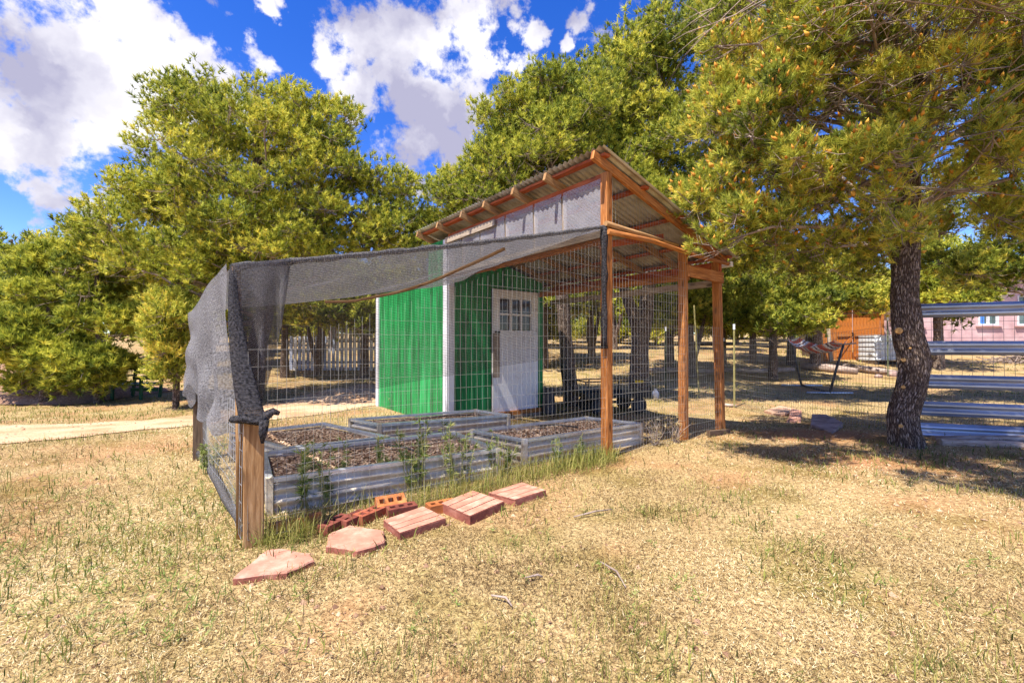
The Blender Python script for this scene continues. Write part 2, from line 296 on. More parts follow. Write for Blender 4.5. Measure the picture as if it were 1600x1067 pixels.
def ground_mat(name, sandy):
    m, nt, o = new_mat(name); l = nt.links.new
    g = nt.nodes.new('ShaderNodeNewGeometry')
    p = nt.nodes.new('ShaderNodeBsdfPrincipled'); p.inputs['Roughness'].default_value = .95; p.inputs['Specular IOR Level'].default_value = .1
    n1 = nt.nodes.new('ShaderNodeTexNoise'); n1.inputs['Scale'].default_value = 42; n1.inputs['Detail'].default_value = 8; n1.inputs['Roughness'].default_value = .7; l(g.outputs['Position'], n1.inputs['Vector'])
    n2 = nt.nodes.new('ShaderNodeTexNoise'); n2.inputs['Scale'].default_value = 1.6; n2.inputs['Detail'].default_value = 6; l(g.outputs['Position'], n2.inputs['Vector'])
    if sandy:
        r = ramp(nt, [(.3, (.4, .23, .13)), (.5, (.6, .4, .25)), (.7, (.74, .55, .37))]); l(n1.outputs[0], r.inputs[0]); last = r.outputs[0]
        r2 = ramp(nt, [(.35, (.75, .65, .55)), (.6, (1, 1, 1))]); l(n2.outputs[0], r2.inputs[0])
        mu = nt.nodes.new('ShaderNodeMix'); mu.data_type = 'RGBA'; mu.blend_type = 'MULTIPLY'; mu.inputs['Factor'].default_value = 1; l(last, mu.inputs['A']); l(r2.outputs[0], mu.inputs['B']); last = mu.outputs['Result']
    else:
        straw = ramp(nt, [(.3, (.13, .085, .04)), (.47, (.34, .24, .12)), (.6, (.52, .4, .21)), (.75, (.64, .54, .34))]); l(n1.outputs[0], straw.inputs[0])
        soil = ramp(nt, [(.3, (.14, .055, .025)), (.5, (.34, .165, .08)), (.7, (.5, .3, .16))]); l(n1.outputs[0], soil.inputs[0])
        a = nt.nodes.new('ShaderNodeAttribute'); a.attribute_name = 'bare'
        mx = nt.nodes.new('ShaderNodeMix'); mx.data_type = 'RGBA'; l(a.outputs['Fac'], mx.inputs['Factor']); l(straw.outputs[0], mx.inputs['A']); l(soil.outputs[0], mx.inputs['B'])
        r2 = ramp(nt, [(.35, (.62, .62, .42)), (.5, (.95, .93, .85)), (.65, (1.0, .95, .9))]); l(n2.outputs[0], r2.inputs[0])
        mu = nt.nodes.new('ShaderNodeMix'); mu.data_type = 'RGBA'; mu.blend_type = 'MULTIPLY'; mu.inputs['Factor'].default_value = 1; l(mx.outputs['Result'], mu.inputs['A']); l(r2.outputs[0], mu.inputs['B']); last = mu.outputs['Result']
    l(last, p.inputs['Base Color'])
    n3 = nt.nodes.new('ShaderNodeTexNoise'); n3.inputs['Scale'].default_value = 75; n3.inputs['Detail'].default_value = 6; l(g.outputs['Position'], n3.inputs['Vector'])
    b = nt.nodes.new('ShaderNodeBump'); b.inputs['Strength'].default_value = .7; b.inputs['Distance'].default_value = .025; l(n3.outputs[0], b.inputs['Height']); l(b.outputs[0], p.inputs['Normal'])
    l(p.outputs[0], o.inputs[0])
ground_mat('ground_dry', False); ground_mat('path_sand', True)

# ------------------------------------------------------------------ object helpers
def tag(o, label=None, cat=None, group=None, kind=None):
    if label: o['label'] = label
    if cat: o['category'] = cat
    if group: o['group'] = group
    if kind: o['kind'] = kind
    return o
def thing(name, loc, label, cat, group=None):
    o = bpy.data.objects.new(name, None); COL.objects.link(o); o.location = loc; o.empty_display_size = .1
    return tag(o, label, cat, group)
def origin(o):
    v = Vector(o.location)
    while o.parent: o = o.parent; v += Vector(o.location)
    return v
def link(name, me, mat, parent=None, kind=None):
    if isinstance(mat, str): mat = MATS[mat]
    if mat and not me.materials: me.materials.append(mat)
    o = bpy.data.objects.new(name, me); COL.objects.link(o)
    if parent is not None: o.parent = parent
    if kind: o['kind'] = kind
    return o
class MB:
    def __init__(s): s.v = []; s.f = []; s.uv = []; s.mi = []; s.sm = []
    def face(s, idx, uvs=None, mi=0, smooth=False):
        s.f.append(idx); s.uv.append(uvs or [(0, 0)] * len(idx)); s.mi.append(mi); s.sm.append(smooth)
    def bar(s, p0, p1, w, h, up=(0, 0, 1), mi=0, bev=True):
        p0, p1 = Vector(p0), Vector(p1); d = (p1 - p0); Ln = d.length; d.normalize()
        up = Vector(up)
        if abs(d.dot(up)) > .99: up = Vector((1, 0, 0)) if abs(d.x) < .9 else Vector((0, 1, 0))
        a = d.cross(up).normalized(); b = a.cross(d).normalized()
        c = min(w, h) * .06 if bev else 0
        hw, hh = w / 2, h / 2
        if bev: prof = [(-hw + c, -hh), (hw - c, -hh), (hw, -hh + c), (hw, hh - c), (hw - c, hh), (-hw + c, hh), (-hw, hh - c), (-hw, -hh + c)]
        else: prof = [(-hw, -hh), (hw, -hh), (hw, hh), (-hw, hh)]
        s.sweep([p0, p1], [prof, prof], a, b, mi)
        return s
    def sweep(s, pts, profs, a, b, mi=0, caps=True, smooth=False):
        n = len(profs[0]); base = len(s.v); dist = 0
        per = [0]
        for k in range(n):
            q0, q1 = profs[0][k], profs[0][(k + 1) % n]; per.append(per[-1] + math.hypot(q1[0] - q0[0], q1[1] - q0[1]))
        ds = []
        for i, p in enumerate(pts):
            if i: dist += (Vector(p) - Vector(pts[i - 1])).length
            ds.append(dist)
            aa = a[i] if isinstance(a, list) else a; bb = b[i] if isinstance(b, list) else b
            for q in profs[i]: s.v.append(Vector(p) + aa * q[0] + bb * q[1])
        for i in range(len(pts) - 1):
            for k in range(n):
                k2 = (k + 1) % n
                s.face([base + i * n + k, base + i * n + k2, base + (i + 1) * n + k2, base + (i + 1) * n + k],
                       [(per[k], ds[i]), (per[k + 1], ds[i]), (per[k + 1], ds[i + 1]), (per[k], ds[i + 1])], mi, smooth)
        if caps:
            s.face([base + k for k in range(n)][::-1], [(q[0] * .3, q[1] * .3) for q in profs[0]][::-1], mi)
            e = base + (len(pts) - 1) * n
            s.face([e + k for k in range(n)], [(q[0] * .3, q[1] * .3) for q in profs[-1]], mi)
    def tube(s, pts, radii, n=8, mi=0, caps=True, smooth=True, jitter=0, seed=0):
        pts = [Vector(p) for p in pts]
        if not hasattr(radii, '__len__'): radii = [radii] * len(pts)
        A, B, P = [], [], []
        d0 = (pts[-1] - pts[0]).normalized()
        ref = Vector((0, 0, 1)) if abs(d0.z) < .8 else Vector((0, 1, 0))
        rr = random.Random(seed)
        for i, p in enumerate(pts):
            d = (pts[min(i + 1, len(pts) - 1)] - pts[max(i - 1, 0)]).normalized()
            a = d.cross(ref)
            if a.length < 1e-4: a = Vector((1, 0, 0))
            a.normalize(); b = a.cross(d).normalized(); A.append(a); B.append(b)
            P.append([(radii[i] * (1 + jitter * (rr.random() - .5)) * math.cos(2 * PI * k / n), radii[i] * (1 + jitter * (rr.random() - .5)) * math.sin(2 * PI * k / n)) for k in range(n)])
        s.sweep(pts, P, A, B, mi, caps, smooth)
        return s
    def poly_prism(s, pts, z0, z1, mi_side=0, mi_top=0):
        n = len(pts); b = len(s.v)
        zt = z1 if callable(z1) else (lambda x, y: z1)
        zb = z0 if callable(z0) else (lambda x, y: z0)
        for x, y in pts: s.v.append(Vector((x, y, zb(x, y))))
        for x, y in pts: s.v.append(Vector((x, y, zt(x, y))))
        per = 0
        for k in range(n):
            k2 = (k + 1) % n; l = math.hypot(pts[k2][0] - pts[k][0], pts[k2][1] - pts[k][1])
            s.face([b + k, b + k2, b + n + k2, b + n + k], [(per, 0), (per + l, 0), (per + l, .1), (per, .1)], mi_side); per += l
        s.face([b + n + k for k in range(n)], [tuple(p) for p in pts], mi_top)
        s.face([b + k for k in range(n)][::-1], [tuple(p) for p in pts][::-1], mi_side)
        return s
    def grid(s, fn, nu, nv, uvs=(1, 1), mi=0, smooth=True):
        b = len(s.v)
        for i in range(nu + 1):
            for j in range(nv + 1): s.v.append(Vector(fn(i / nu, j / nv)))
        for i in range(nu):
            for j in range(nv):
                q = [b + i * (nv + 1) + j, b + (i + 1) * (nv + 1) + j, b + (i + 1) * (nv + 1) + j + 1, b + i * (nv + 1) + j + 1]
                s.face(q, [(i / nu * uvs[0], j / nv * uvs[1]), ((i + 1) / nu * uvs[0], j / nv * uvs[1]), ((i + 1) / nu * uvs[0], (j + 1) / nv * uvs[1]), (i / nu * uvs[0], (j + 1) / nv * uvs[1])], mi, smooth)
        return s
    def build(s, name, mat, parent=None, kind=None, label=None):
        me = bpy.data.meshes.new(name)
        o0 = origin(parent) if parent is not None else Vector((0, 0, 0))
        me.from_pydata([tuple(v - o0) for v in s.v], [], s.f)
        uv = me.uv_layers.new(name='UVMap')
        flat = [c for u in s.uv for q in u for c in q]
        uv.data.foreach_set('uv', flat)
        mats = mat if isinstance(mat, (list, tuple)) else [mat]
        for m in mats: me.materials.append(MATS[m] if isinstance(m, str) else m)
        me.polygons.foreach_set('material_index', s.mi)
        me.polygons.foreach_set('use_smooth', s.sm)
        me.update()
        o = link(name, me, None, parent, kind)
        if label: o['label'] = label
        return o
def np_mesh(name, V, F, tint, mat, parent=None, kind=None, attr='tint'):
    V = np.asarray(V, np.float32); F = np.asarray(F, np.int32)
    if parent is not None: V = V - np.array(origin(parent), np.float32)
    k = F.shape[1]; me = bpy.data.meshes.new(name)
    me.vertices.add(len(V)); me.vertices.foreach_set('co', V.ravel())
    me.loops.add(F.size); me.loops.foreach_set('vertex_index', F.ravel())
    me.polygons.add(len(F)); me.polygons.foreach_set('loop_start', np.arange(0, F.size, k, dtype=np.int32))
    try: me.polygons.foreach_set('loop_total', np.full(len(F), k, np.int32))
    except Exception: pass
    if tint is not None:
        a = me.attributes.new(attr, 'FLOAT', 'FACE'); a.data.foreach_set('value', np.asarray(tint, np.float32))
    me.update(calc_edges=True)
    return link(name, me, mat, parent, kind)
def wires(mb_lines, r, name, mat, parent, n=3):
    """thin wire polylines joined into one mesh"""
    V, F = [], []; b = 0
    for pts in mb_lines:
        P = np.array(pts, float); m = len(P)
        d = np.gradient(P, axis=0); d /= np.linalg.norm(d, axis=1)[:, None] + 1e-9
        ref = np.array([0, 0, 1.0]) if abs(d[0, 2]) < .7 else np.array([1.0, 0, 0])
        a = np.cross(d, ref); a /= np.linalg.norm(a, axis=1)[:, None]; bb = np.cross(a, d)
        ring = np.stack([P + r * (a * math.cos(2 * PI * k / n) + bb * math.sin(2 * PI * k / n)) for k in range(n)], 1)
        V.append(ring.reshape(-1, 3))
        for i in range(m - 1):
            for k in range(n):
                k2 = (k + 1) % n; F.append((b + i * n + k, b + i * n + k2, b + (i + 1) * n + k2, b + (i + 1) * n + k))
        b += m * n
    return np_mesh(name, np.concatenate(V), F, None, mat, parent, 'stuff')
def mesh_fence(p0, p1, zlo, zhi, dx, dz, r, name, mat, parent, sag=.012, seed=0, follow=True):
    """welded wire between two ground points; zlo, zhi functions of s in 0..1 (absolute heights)"""
    p0, p1 = np.array(p0[:2], float), np.array(p1[:2], float); Ln = np.linalg.norm(p1 - p0); nrm = np.array([-(p1 - p0)[1], (p1 - p0)[0]]) / Ln
    def pt(s, z):
        w = sag * (vnoise(s * Ln * 1.3, z * 1.7, seed) - .5) * 2
        q = p0 + (p1 - p0) * s + nrm * w
        return (q[0], q[1], z + sag * (vnoise(s * Ln * 1.1, z * 2.1, seed + 3) - .5))
    lines = []
    nx = int(Ln / dx)
    for i in range(nx + 1):
        s = i / nx; a, b = zlo(s), zhi(s); m = max(3, int((b - a) / .25))
        lines.append([pt(s, a + (b - a) * k / m) for k in range(m + 1)])
    zmax = max(zhi(k / 20) - zlo(k / 20) for k in range(21)); nz = int(zmax / dz)
    for j in range(nz + 1):
        seg = []
        m = max(6, int(Ln / .25))
        for k in range(m + 1):
            s = k / m; z = zlo(s) + j * dz
            if z <= zhi(s) + .01: seg.append(pt(s, z))
            else:
                if len(seg) > 1: lines.append(seg)
                seg = []
        if len(seg) > 1: lines.append(seg)
    return wires(lines, r, name, mat, parent)
def copy_tree(o, parent=None):
    c = o.copy(); COL.objects.link(c)
    if parent is not None: c.parent = parent
    for ch in list(o.children): copy_tree(ch, c)
    return c

# ------------------------------------------------------------------ ground and path
def axis(segs):
    out = []
    for a, b, st in segs: out += list(np.arange(a, b, st))
    return np.array(sorted(set(np.round(out, 3))))
gx = axis([(-400, -60, 40), (-60, -14, 2.5), (-14, 14, .16), (14, 60, 2.5), (60, 441, 40)])
gy = axis([(-60, -2, 6), (-2, 13, .16), (13, 30, .6), (30, 80, 4), (80, 900, 60)])
GX, GY = np.meshgrid(gx, gy, indexing='ij')
V = np.stack([GX, GY, T(GX, GY)], -1).reshape(-1, 3)
ni, nj = GX.shape
I, J = np.meshgrid(np.arange(ni - 1), np.arange(nj - 1), indexing='ij'); q = (I * nj + J).ravel()
F = np.stack([q, q + nj, q + nj + 1, q + 1], 1)
g = np_mesh('ground', V, F, None, 'ground_dry', None, 'structure')
a = g.data.attributes.new('bare', 'FLOAT', 'POINT'); a.data.foreach_set('value', bare(V[:, 0], V[:, 1]).astype(np.float32))
g.data.polygons.foreach_set('use_smooth', np.ones(len(F), bool))

path_c = [(-16, 4.4), (-10, 5.0), (-6.8, 5.75), (-5.55, 7.0), (-4.7, 8.4), (-4.0, 10.3), (-3.3, 13)]
path_w = [1.3, 1.15, 1.0, .9, .95, 1.2, 1.3]
def path_pt(s):
    k = s * (len(path_c) - 1); i = min(int(k), len(path_c) - 2); f = k - i
    P = [Vector(path_c[max(0, min(len(path_c) - 1, i + d))]) for d in (-1, 0, 1, 2)]
    c = .5 * ((2 * P[1]) + (P[2] - P[0]) * f + (2 * P[0] - 5 * P[1] + 4 * P[2] - P[3]) * f * f + (3 * P[1] - P[0] - 3 * P[2] + P[3]) * f ** 3)
    return c, path_w[i] * (1 - f) + path_w[i + 1] * f
PATH_S = [path_pt(k / 200) for k in range(201)]
PATH_XY = np.array([[c.x, c.y] for c, w in PATH_S]); PATH_W = np.array([w for c, w in PATH_S])
def in_path(x, y):
    d = np.full(np.shape(x), 9.0)
    for k in range(0, 201, 4):
        d = np.minimum(d, np.hypot(x - PATH_XY[k, 0], y - PATH_XY[k, 1]) / PATH_W[k])
    return d
pm = MB()
def pathf(u, v):
    c, w = path_pt(u); c2, _ = path_pt(min(1, u + .004)); c1, _ = path_pt(max(0, u - .004)); t = (c2 - c1).normalized(); n = Vector((-t.y, t.x))
    off = (v - .5) * 2 * w * (1 + .25 * (vnoise(u * 40, 3.3 + (v > .5) * 9, 8) - .5) + .2 * (vnoise(u * 130, 1.3 + (v > .5) * 9, 8) - .5))
    p = c + n * off
    return (p.x, p.y, Tz(p.x, p.y) + .012)
pm.grid(pathf, 150, 12).build('dirt_path', 'path_sand', None, 'structure')

# ------------------------------------------------------------------ porch shed
P948 = Vector((.97, 4.53, 0)); D2 = Vector((.79, .613, 0)).normalized(); D1 = Vector((-.613, .79, 0)).normalized()
def S(u, v, z): return P948 + D2 * u + D1 * v + Vector((0, 0, z))
U3, VC, VE = 2.27, 3.26, 6.3           # gable length, shed front, far end of shed
UR = 2.04
def roof_z(u): return 3.09 - .28 * (u + .15)
shed = thing('garden_shed', tuple(S(0, VC, 0)), 'green shed with white door and corrugated tin porch roof on orange posts', 'shed')
def wall_panel(name, a, b, zlo, zhi_a, zhi_b, th, outward, mat, label=None, boards=0):
    """vertical wall from ground point a to b, thickness inward; vertical boards get their own relief"""
    m = MB(); a, b = Vector(a), Vector(b); n = Vector(outward) * th
    for k in range(boards or 1):
        f0, f1 = k / (boards or 1), (k + 1) / (boards or 1)
        g0 = a.lerp(b, f0) + (b - a).normalized() * .003; g1 = a.lerp(b, f1) - (b - a).normalized() * .003
        off = Vector(outward) * (rnd.random() * .004)
        h0, h1 = zhi_a + (zhi_b - zhi_a) * f0, zhi_a + (zhi_b - zhi_a) * f1
        pts = [g0 + off, g1 + off, g1 - n, g0 - n]
        base = len(m.v)
        for p in pts: m.v.append(Vector((p.x, p.y, zlo)))
        for p, h in zip(pts, (h0, h1, h1, h0)): m.v.append(Vector((p.x, p.y, h)))
        for q in ((0, 1, 5, 4), (1, 2, 6, 5), (2, 3, 7, 6), (3, 0, 4, 7), (4, 5, 6, 7), (3, 2, 1, 0)): m.face([base + i for i in q])
    return m.build(name, mat, shed, label=label)
VM = 3.95
for k in range(3):      # tall plywood wall under the eave and its lower extension, sheet by sheet
    pass
wall_panel('wall_board', S(0, VC, 0), S(0, VM, 0), -.25, roof_z(0) - .16, roof_z(0) - .16, .03, -D2, 'green_paint', boards=2)
nb = 4
for k in range(nb):
    v0, v1 = VM + (VE - VM) * k / nb, VM + (VE - VM) * (k + 1) / nb
    wall_panel('wall_board', S(0, v0, 0), S(0, v1, 0), -.3, 2.25, 2.25, .03, -D2, 'green_paint')
for k in range(4):
    u0, u1 = .0 + .84 * k / 4, .84 * (k + 1) / 4
    wall_panel('wall_board', S(u0, VC, 0), S(u1, VC, 0), -.2, roof_z(u0) - .16, roof_z(u1) - .16, .03, -D1, 'green_paint')
wall_panel('wall_board', S(1.9, VC, 0), S(UR, VC, 0), -.25, roof_z(1.9) - .16, roof_z(UR) - .16, .03, -D1, 'green_paint')
wall_panel('wall_board', S(.84, VC, 0), S(1.9, VC, 0), 2.15, roof_z(.84) - .16, roof_z(1.9) - .16, .03, -D1, 'green_paint')
wall_panel('wall_board', S(UR, VC, 0), S(UR, VE, 0), -.3, 2.3, 2.3, .03, D2, 'green_paint', boards=8)
wall_panel('wall_board', S(0, VE, 0), S(UR, VE, 0), -.3, 2.25, 2.25, .03, D1, 'green_paint', boards=8)
wall_panel('wall_board', S(.03, VM, 0), S(UR - .03, VM, 0), 2.2, roof_z(0) - .16, roof_z(UR) - .16, .03, D1, 'green_paint', boards=5)
m = MB(); m.grid(lambda a, b: tuple(S(-.05 + a * (UR + .1), VM + .0 + b * (VE - VM + .1), 2.29 - .02 * a)), 2, 2).grid(lambda a, b: tuple(S(-.05 + (1 - a) * (UR + .1), VM + b * (VE - VM + .1), 2.26 - .02 * (1 - a))), 2, 2)
m.build('back_roof', 'roof_tin', shed)
# trims
for (u, v, uo, vo, w, h, zt, mt) in ((-.012, VC + .06, 0, 0, .03, .13, roof_z(0) - .18, 'trim_paint'), (.035, VC - .036, 0, 0, .1, .025, roof_z(0) - .18, 'trim_paint'), (-.015, VE - .05, 0, 0, .04, .13, 2.24, 'trim_paint')):
    m = MB(); m.bar(S(u, v, -.25), S(u, v, zt), w, h, up=tuple(D1)); m.build('corner_trim', mt, shed)
# door with six panes
door_u0, door_u1, dz0, dz1 = .86, 1.88, .0, 2.13
def dv(u, z, o): return S(u, VC - o, z)
m = MB()
def slab(m, u0, u1, z0, z1, o0, o1, mi=0):
    b = len(m.v)
    for o in (o0, o1):
        for (u, z) in ((u0, z0), (u1, z0), (u1, z1), (u0, z1)): m.v.append(dv(u, z, o))
    for q in ((4, 5, 6, 7), (0, 3, 2, 1), (0, 1, 5, 4), (1, 2, 6, 5), (2, 3, 7, 6), (3, 0, 4, 7)): m.face([b + i for i in q], None, mi)
wz0, wz1 = 1.42, 1.98; wu0, wu1 = 1.0, 1.72
slab(m, door_u0, door_u1, dz0, wz0, .0, .045); slab(m, door_u0, door_u1, wz1, dz1, .0, .045)
slab(m, door_u0, wu0, wz0, wz1, .0, .045); slab(m, wu1, door_u1, wz0, wz1, .0, .045)
door = m.build('door', 'white_paint', shed)
pw = (wu1 - wu0) / 3; ph = (wz1 - wz0) / 2
for i in range(3):
    for j in range(2):
        m = MB(); slab(m, wu0 + pw * i + .012, wu0 + pw * (i + 1) - .012, wz0 + ph * j + .012, wz0 + ph * (j + 1) - .012, .008, .014); m.build('window_pane', 'dark_glass', door)
m = MB()
for i in (1, 2): slab(m, wu0 + pw * i - .018, wu0 + pw * i + .018, wz0, wz1, .012, .05)
slab(m, wu0, wu1, wz0 + ph - .018, wz0 + ph + .018, .0125, .0485)
m.build('glazing_bar', 'white_paint', door)
m = MB(); slab(m, .85, .99, .6, 1.36, .047, .056); m.build('kick_board', 'wood_grey', door, label='worn grey-brown board on the hinge side')
m = MB(); slab(m, door_u0 + .03, door_u0 + .13, 1.37, 1.4, .046, .075); m.build('handle', 'black_paint', door)
m = MB(); slab(m, .8, 1.96, -.07, -.005, -.02, .09); m.build('door_sill', 'wood_orange', shed)
m = MB(); slab(m, .8, 2.0, -.2, -.075, -.02, .12); m.build('step', 'wood_grey', shed)
# posts
for (u, v, zt, w, mt) in ((0, 0, 2.92, .088, 'wood_orange'), (1.42, 0, 2.33, .088, 'wood_orange'), (U3, 0, 2.27, .095, 'wood_orange')):
    p = S(u, v, 0); lean = .03 if u == U3 else 0
    m = MB(); m.bar((p.x + lean, p.y, Tz(p.x, p.y) - .15), (p.x - lean * .6, p.y, zt), w, w, up=tuple(D1)); m.build('post', mt, shed)
p = S(UR + .1, VC + .05, 0)
# beams
def bm(p0, p1, w, h, name, mt): 
    m = MB(); m.bar(p0, p1, w, h); return m.build(name, mt, shed)
bm(S(0, .05, 2.25), S(0, VC - .05, 2.25), .04, .09, 'beam', 'wood_orange')
bm(S(U3 - .02, -.05, 2.2), S(U3 - .02, VC, 2.2), .05, .13, 'beam', 'wood_red')
bm(S(U3 + .06, -.02, 2.0), S(U3 + .06, VC + .1, 1.98), .04, .09, 'beam', 'wood_grey')
bm(S(UR - .12, VC - .03, 2.1), S(U3 - .02, .4, 2.12), .04, .09, 'beam', 'wood_orange')
bm(S(1.42, -.06, 2.06), S(U3, -.06, 2.05), .04, .14, 'beam', 'wood_orange')
m = MB(); m.tube([S(-.06, -.07, 2.3), S(.7, -.075, 2.31), S(1.5, -.08, 2.26), S(U3 + .12, -.08, 2.25)], [.03, .028, .026, .026], 8); m.build('pole_rail', 'wood_orange', shed)
m = MB(); m.tube([S(-.08, -.06, 2.38), S(.5, -.06, 2.36), S(1.2, -.065, 2.34)], [.028, .026, .02], 8); m.build('pole_rail', 'wood_tan', shed)
bm(S(0, 1.2, 2.22), S(1.0, 2.0, roof_z(1.0) - .18), .04, .07, 'brace', 'wood_orange')
bm(S(0, 2.0, 2.22), S(.9, 2.6, roof_z(.9) - .18), .04, .07, 'brace', 'wood_orange')
bm(S(.02, .1, 2.2), S(1.3, .2, roof_z(1.3) - .18), .04, .07, 'brace', 'wood_red')
m = MB(); p = S(U3 - .45, -.1, 0); q = S(U3 + .03, -.12, 0)
m.bar((p.x, p.y, Tz(p.x, p.y) + .05), (q.x, q.y, Tz(q.x, q.y) + .02), .05, .07); m.build('base_board', 'wood_dark', shed)
# rafters, purlins, corrugated sheets
for k, v in enumerate((-.03, .68, 1.27, 1.9, 2.48, 3.2, 3.9)):
    bm(S(-.24, v, roof_z(-.24) - .075), S(2.42, v, roof_z(2.42) - .075), .042, .09, 'rafter', 'wood_orange' if k == 0 else 'wood_tan')
for u in (-.1, .55, 1.25, 1.95, 2.42):
    bm(S(u, -.1, roof_z(u) - .022), S(u, 4.03, roof_z(u) - .022), .085, .03, 'purlin', 'wood_red')
bm(S(0.02, -.0, roof_z(.02) - .15), S(.02, VC, roof_z(.02) - .15), .05, .09, 'beam', 'wood_red')
sheets = 6
for k in range(sheets):
    v0 = -.14 + k * .69; v1 = v0 + .72 if k < sheets - 1 else 4.08
    m = MB(); dz = .004 * (k % 2)
    def rf(a, b, off=0.0):
        v = v0 + (v1 - v0) * a; u = -.2 + 2.75 * b
        return tuple(S(u, v, roof_z(u) + .014 * math.cos(2 * PI * v / .08) + .012 + dz + off))
    m.grid(lambda a, b: rf(a, b), 54, 3); m.grid(lambda a, b: rf(1 - a, b, -.003), 54, 3)
    m.build('roof_sheet', 'roof_tin', shed)
m = MB(); m.bar(S(2.56, -.05, roof_z(2.56) - .06), S(2.56, 4.0, roof_z(2.56) - .06), .07, .07); m.build('gutter', 'white_paint', shed)
# hardware cloth between the studs above the shade cloth
studs = [0.03, 0.62, 1.12, 1.7, 2.3, 2.8, VC - .06]
for k in range(len(studs) - 1):
    m = MB(); v0, v1 = studs[k] + .015, studs[k + 1] - .015
    m.grid(lambda a, b: tuple(S(-.02 + .006 * math.sin(a * 7 + b * 5), v0 + (v1 - v0) * a, 2.28 + (roof_z(0) - .17 - 2.28) * b)), 6, 5, (v1 - v0, .6)); m.build('mesh_panel', 'hardware_cloth', shed)
    if k: bm(S(.01, studs[k], 2.28), S(.01, studs[k], roof_z(0) - .2), .035, .05, 'stud', 'wood_grey')
bm(S(-.06, .0, 2.29), S(-.06, VC, 2.29), .03, .07, 'beam', 'wood_grey')
bm(S(-.05, 1.9, 2.83), S(-.05, VC, 2.83), .02, .09, 'fascia_board', 'wood_grey')
# wire on the gable side
p, q = S(0.04, -.05, 0), S(1.40, -.05, 0)
mesh_fence(p, q, lambda s: .05, lambda s: roof_z(1.42 * s) - .2, .05, .1, .0013, 'wire_mesh', 'wire', shed, .006, 3)
p, q = S(1.46, -.05, 0), S(U3 - .04, -.05, 0)
mesh_fence(p, q, lambda s: -.02, lambda s: 1.4, .05, .1, .0012, 'wire_mesh', 'wire', shed, .006, 4)

# ------------------------------------------------------------------ garden fence round the beds
PA = Vector((-1.515, 2.6, 0)); PD = Vector((-3.16, 4.48, 0)); C0 = S(0, VC, 0)
fence = thing('garden_fence', (PA.x, PA.y, Tz(PA.x, PA.y)), 'low welded wire pen fence on short timber posts round the raised beds', 'fence')
def post(par, x, y, zt, w, mt, name='post', rot=.6, lean=(0, 0)):
    m = MB(); z = Tz(x, y); m.bar((x, y, z - .15), (x + lean[0], y + lean[1], zt), w, w, up=(math.cos(rot), math.sin(rot), 0)); return m.build(name, mt, par)
post(fence, PA.x, PA.y, .72, .105, 'wood_tan', rot=.5)
post(fence, PD.x, PD.y, 1.42, .1, 'wood_dark', rot=.4)
m = MB(); m.tube([(-1.64, 2.68, -.1), (-1.65, 2.68, .8), (-1.67, 2.67, 1.63)], .024, 8); m.build('support_pole', 'wood_tan', fence)
m = MB(); q = PA.lerp(P948, .12); m.bar((PA.x + .06, PA.y + .05, .04), (q.x, q.y, .045), .04, .09); m.build('base_board', 'brick_orange', fence)
Ax, Bx, Cx, Dx = Vector((-1.67, 2.65, 1.64)), Vector((.95, 4.50, 2.38)), Vector((C0.x, C0.y, 2.12)), Vector((-3.22, 4.45, 1.47))
mesh_fence((PA.x, PA.y - .06), (P948.x - .02, P948.y - .06), lambda s: .03, lambda s: 1.12 + 1.1 * s, .05, .1, .00095, 'wire_mesh', 'wire', fence, .02, 1)
mesh_fence((PA.x - .05, PA.y), (PD.x, PD.y), lambda s: .03, lambda s: .75 + .3 * s, .075, .1, .0017, 'wire_mesh', 'galvanized', fence, .03, 2)
mesh_fence((PD.x, PD.y), (C0.x - .05, C0.y), lambda s: .02 - .1 * s, lambda s: 1.4, .05, .1, .0011, 'wire_mesh', 'wire', fence, .012, 6)
m = MB(); m.tube([(PA.x - .07, PA.y + .05, .06), (-2.0, 3.1, .07), (-2.6, 3.85, .05), (-3.13, 4.42, .08)], [.03, .022, .03, .025], 7, jitter=.5); m.build('rolled_cloth_hem', 'shade_cloth', fence)

# ------------------------------------------------------------------ shade cloth
cloth = thing('shade_cloth', tuple(Ax), 'sagging charcoal shade cloth draped over the vegetable pen', 'shade cloth')
def canopy(s, t):
    p = (Ax * (1 - s) + Bx * s) * (1 - t) + (Dx * (1 - s) + Cx * s) * t
    sag = -.16 * 16 * s * (1 - s) * t * (1 - t) * .5 - .02 * math.sin(PI * s) * (1 - t)
    w = .035 * math.sin(s * 17 + t * 6) * math.sin(PI * t) + .05 * min(1, t * 4) * (float(vnoise(s * 9, t * 7, 4)) - .5) * min(1, t * 6) * min(1, (1 - t) * 6 + .3)
    return Vector((p.x, p.y, p.z + sag + w))
m = MB(); m.grid(lambda s, t: canopy(s, t), 56, 36, (3.2, 3.0)); m.build('canopy', 'shade_cloth', cloth)
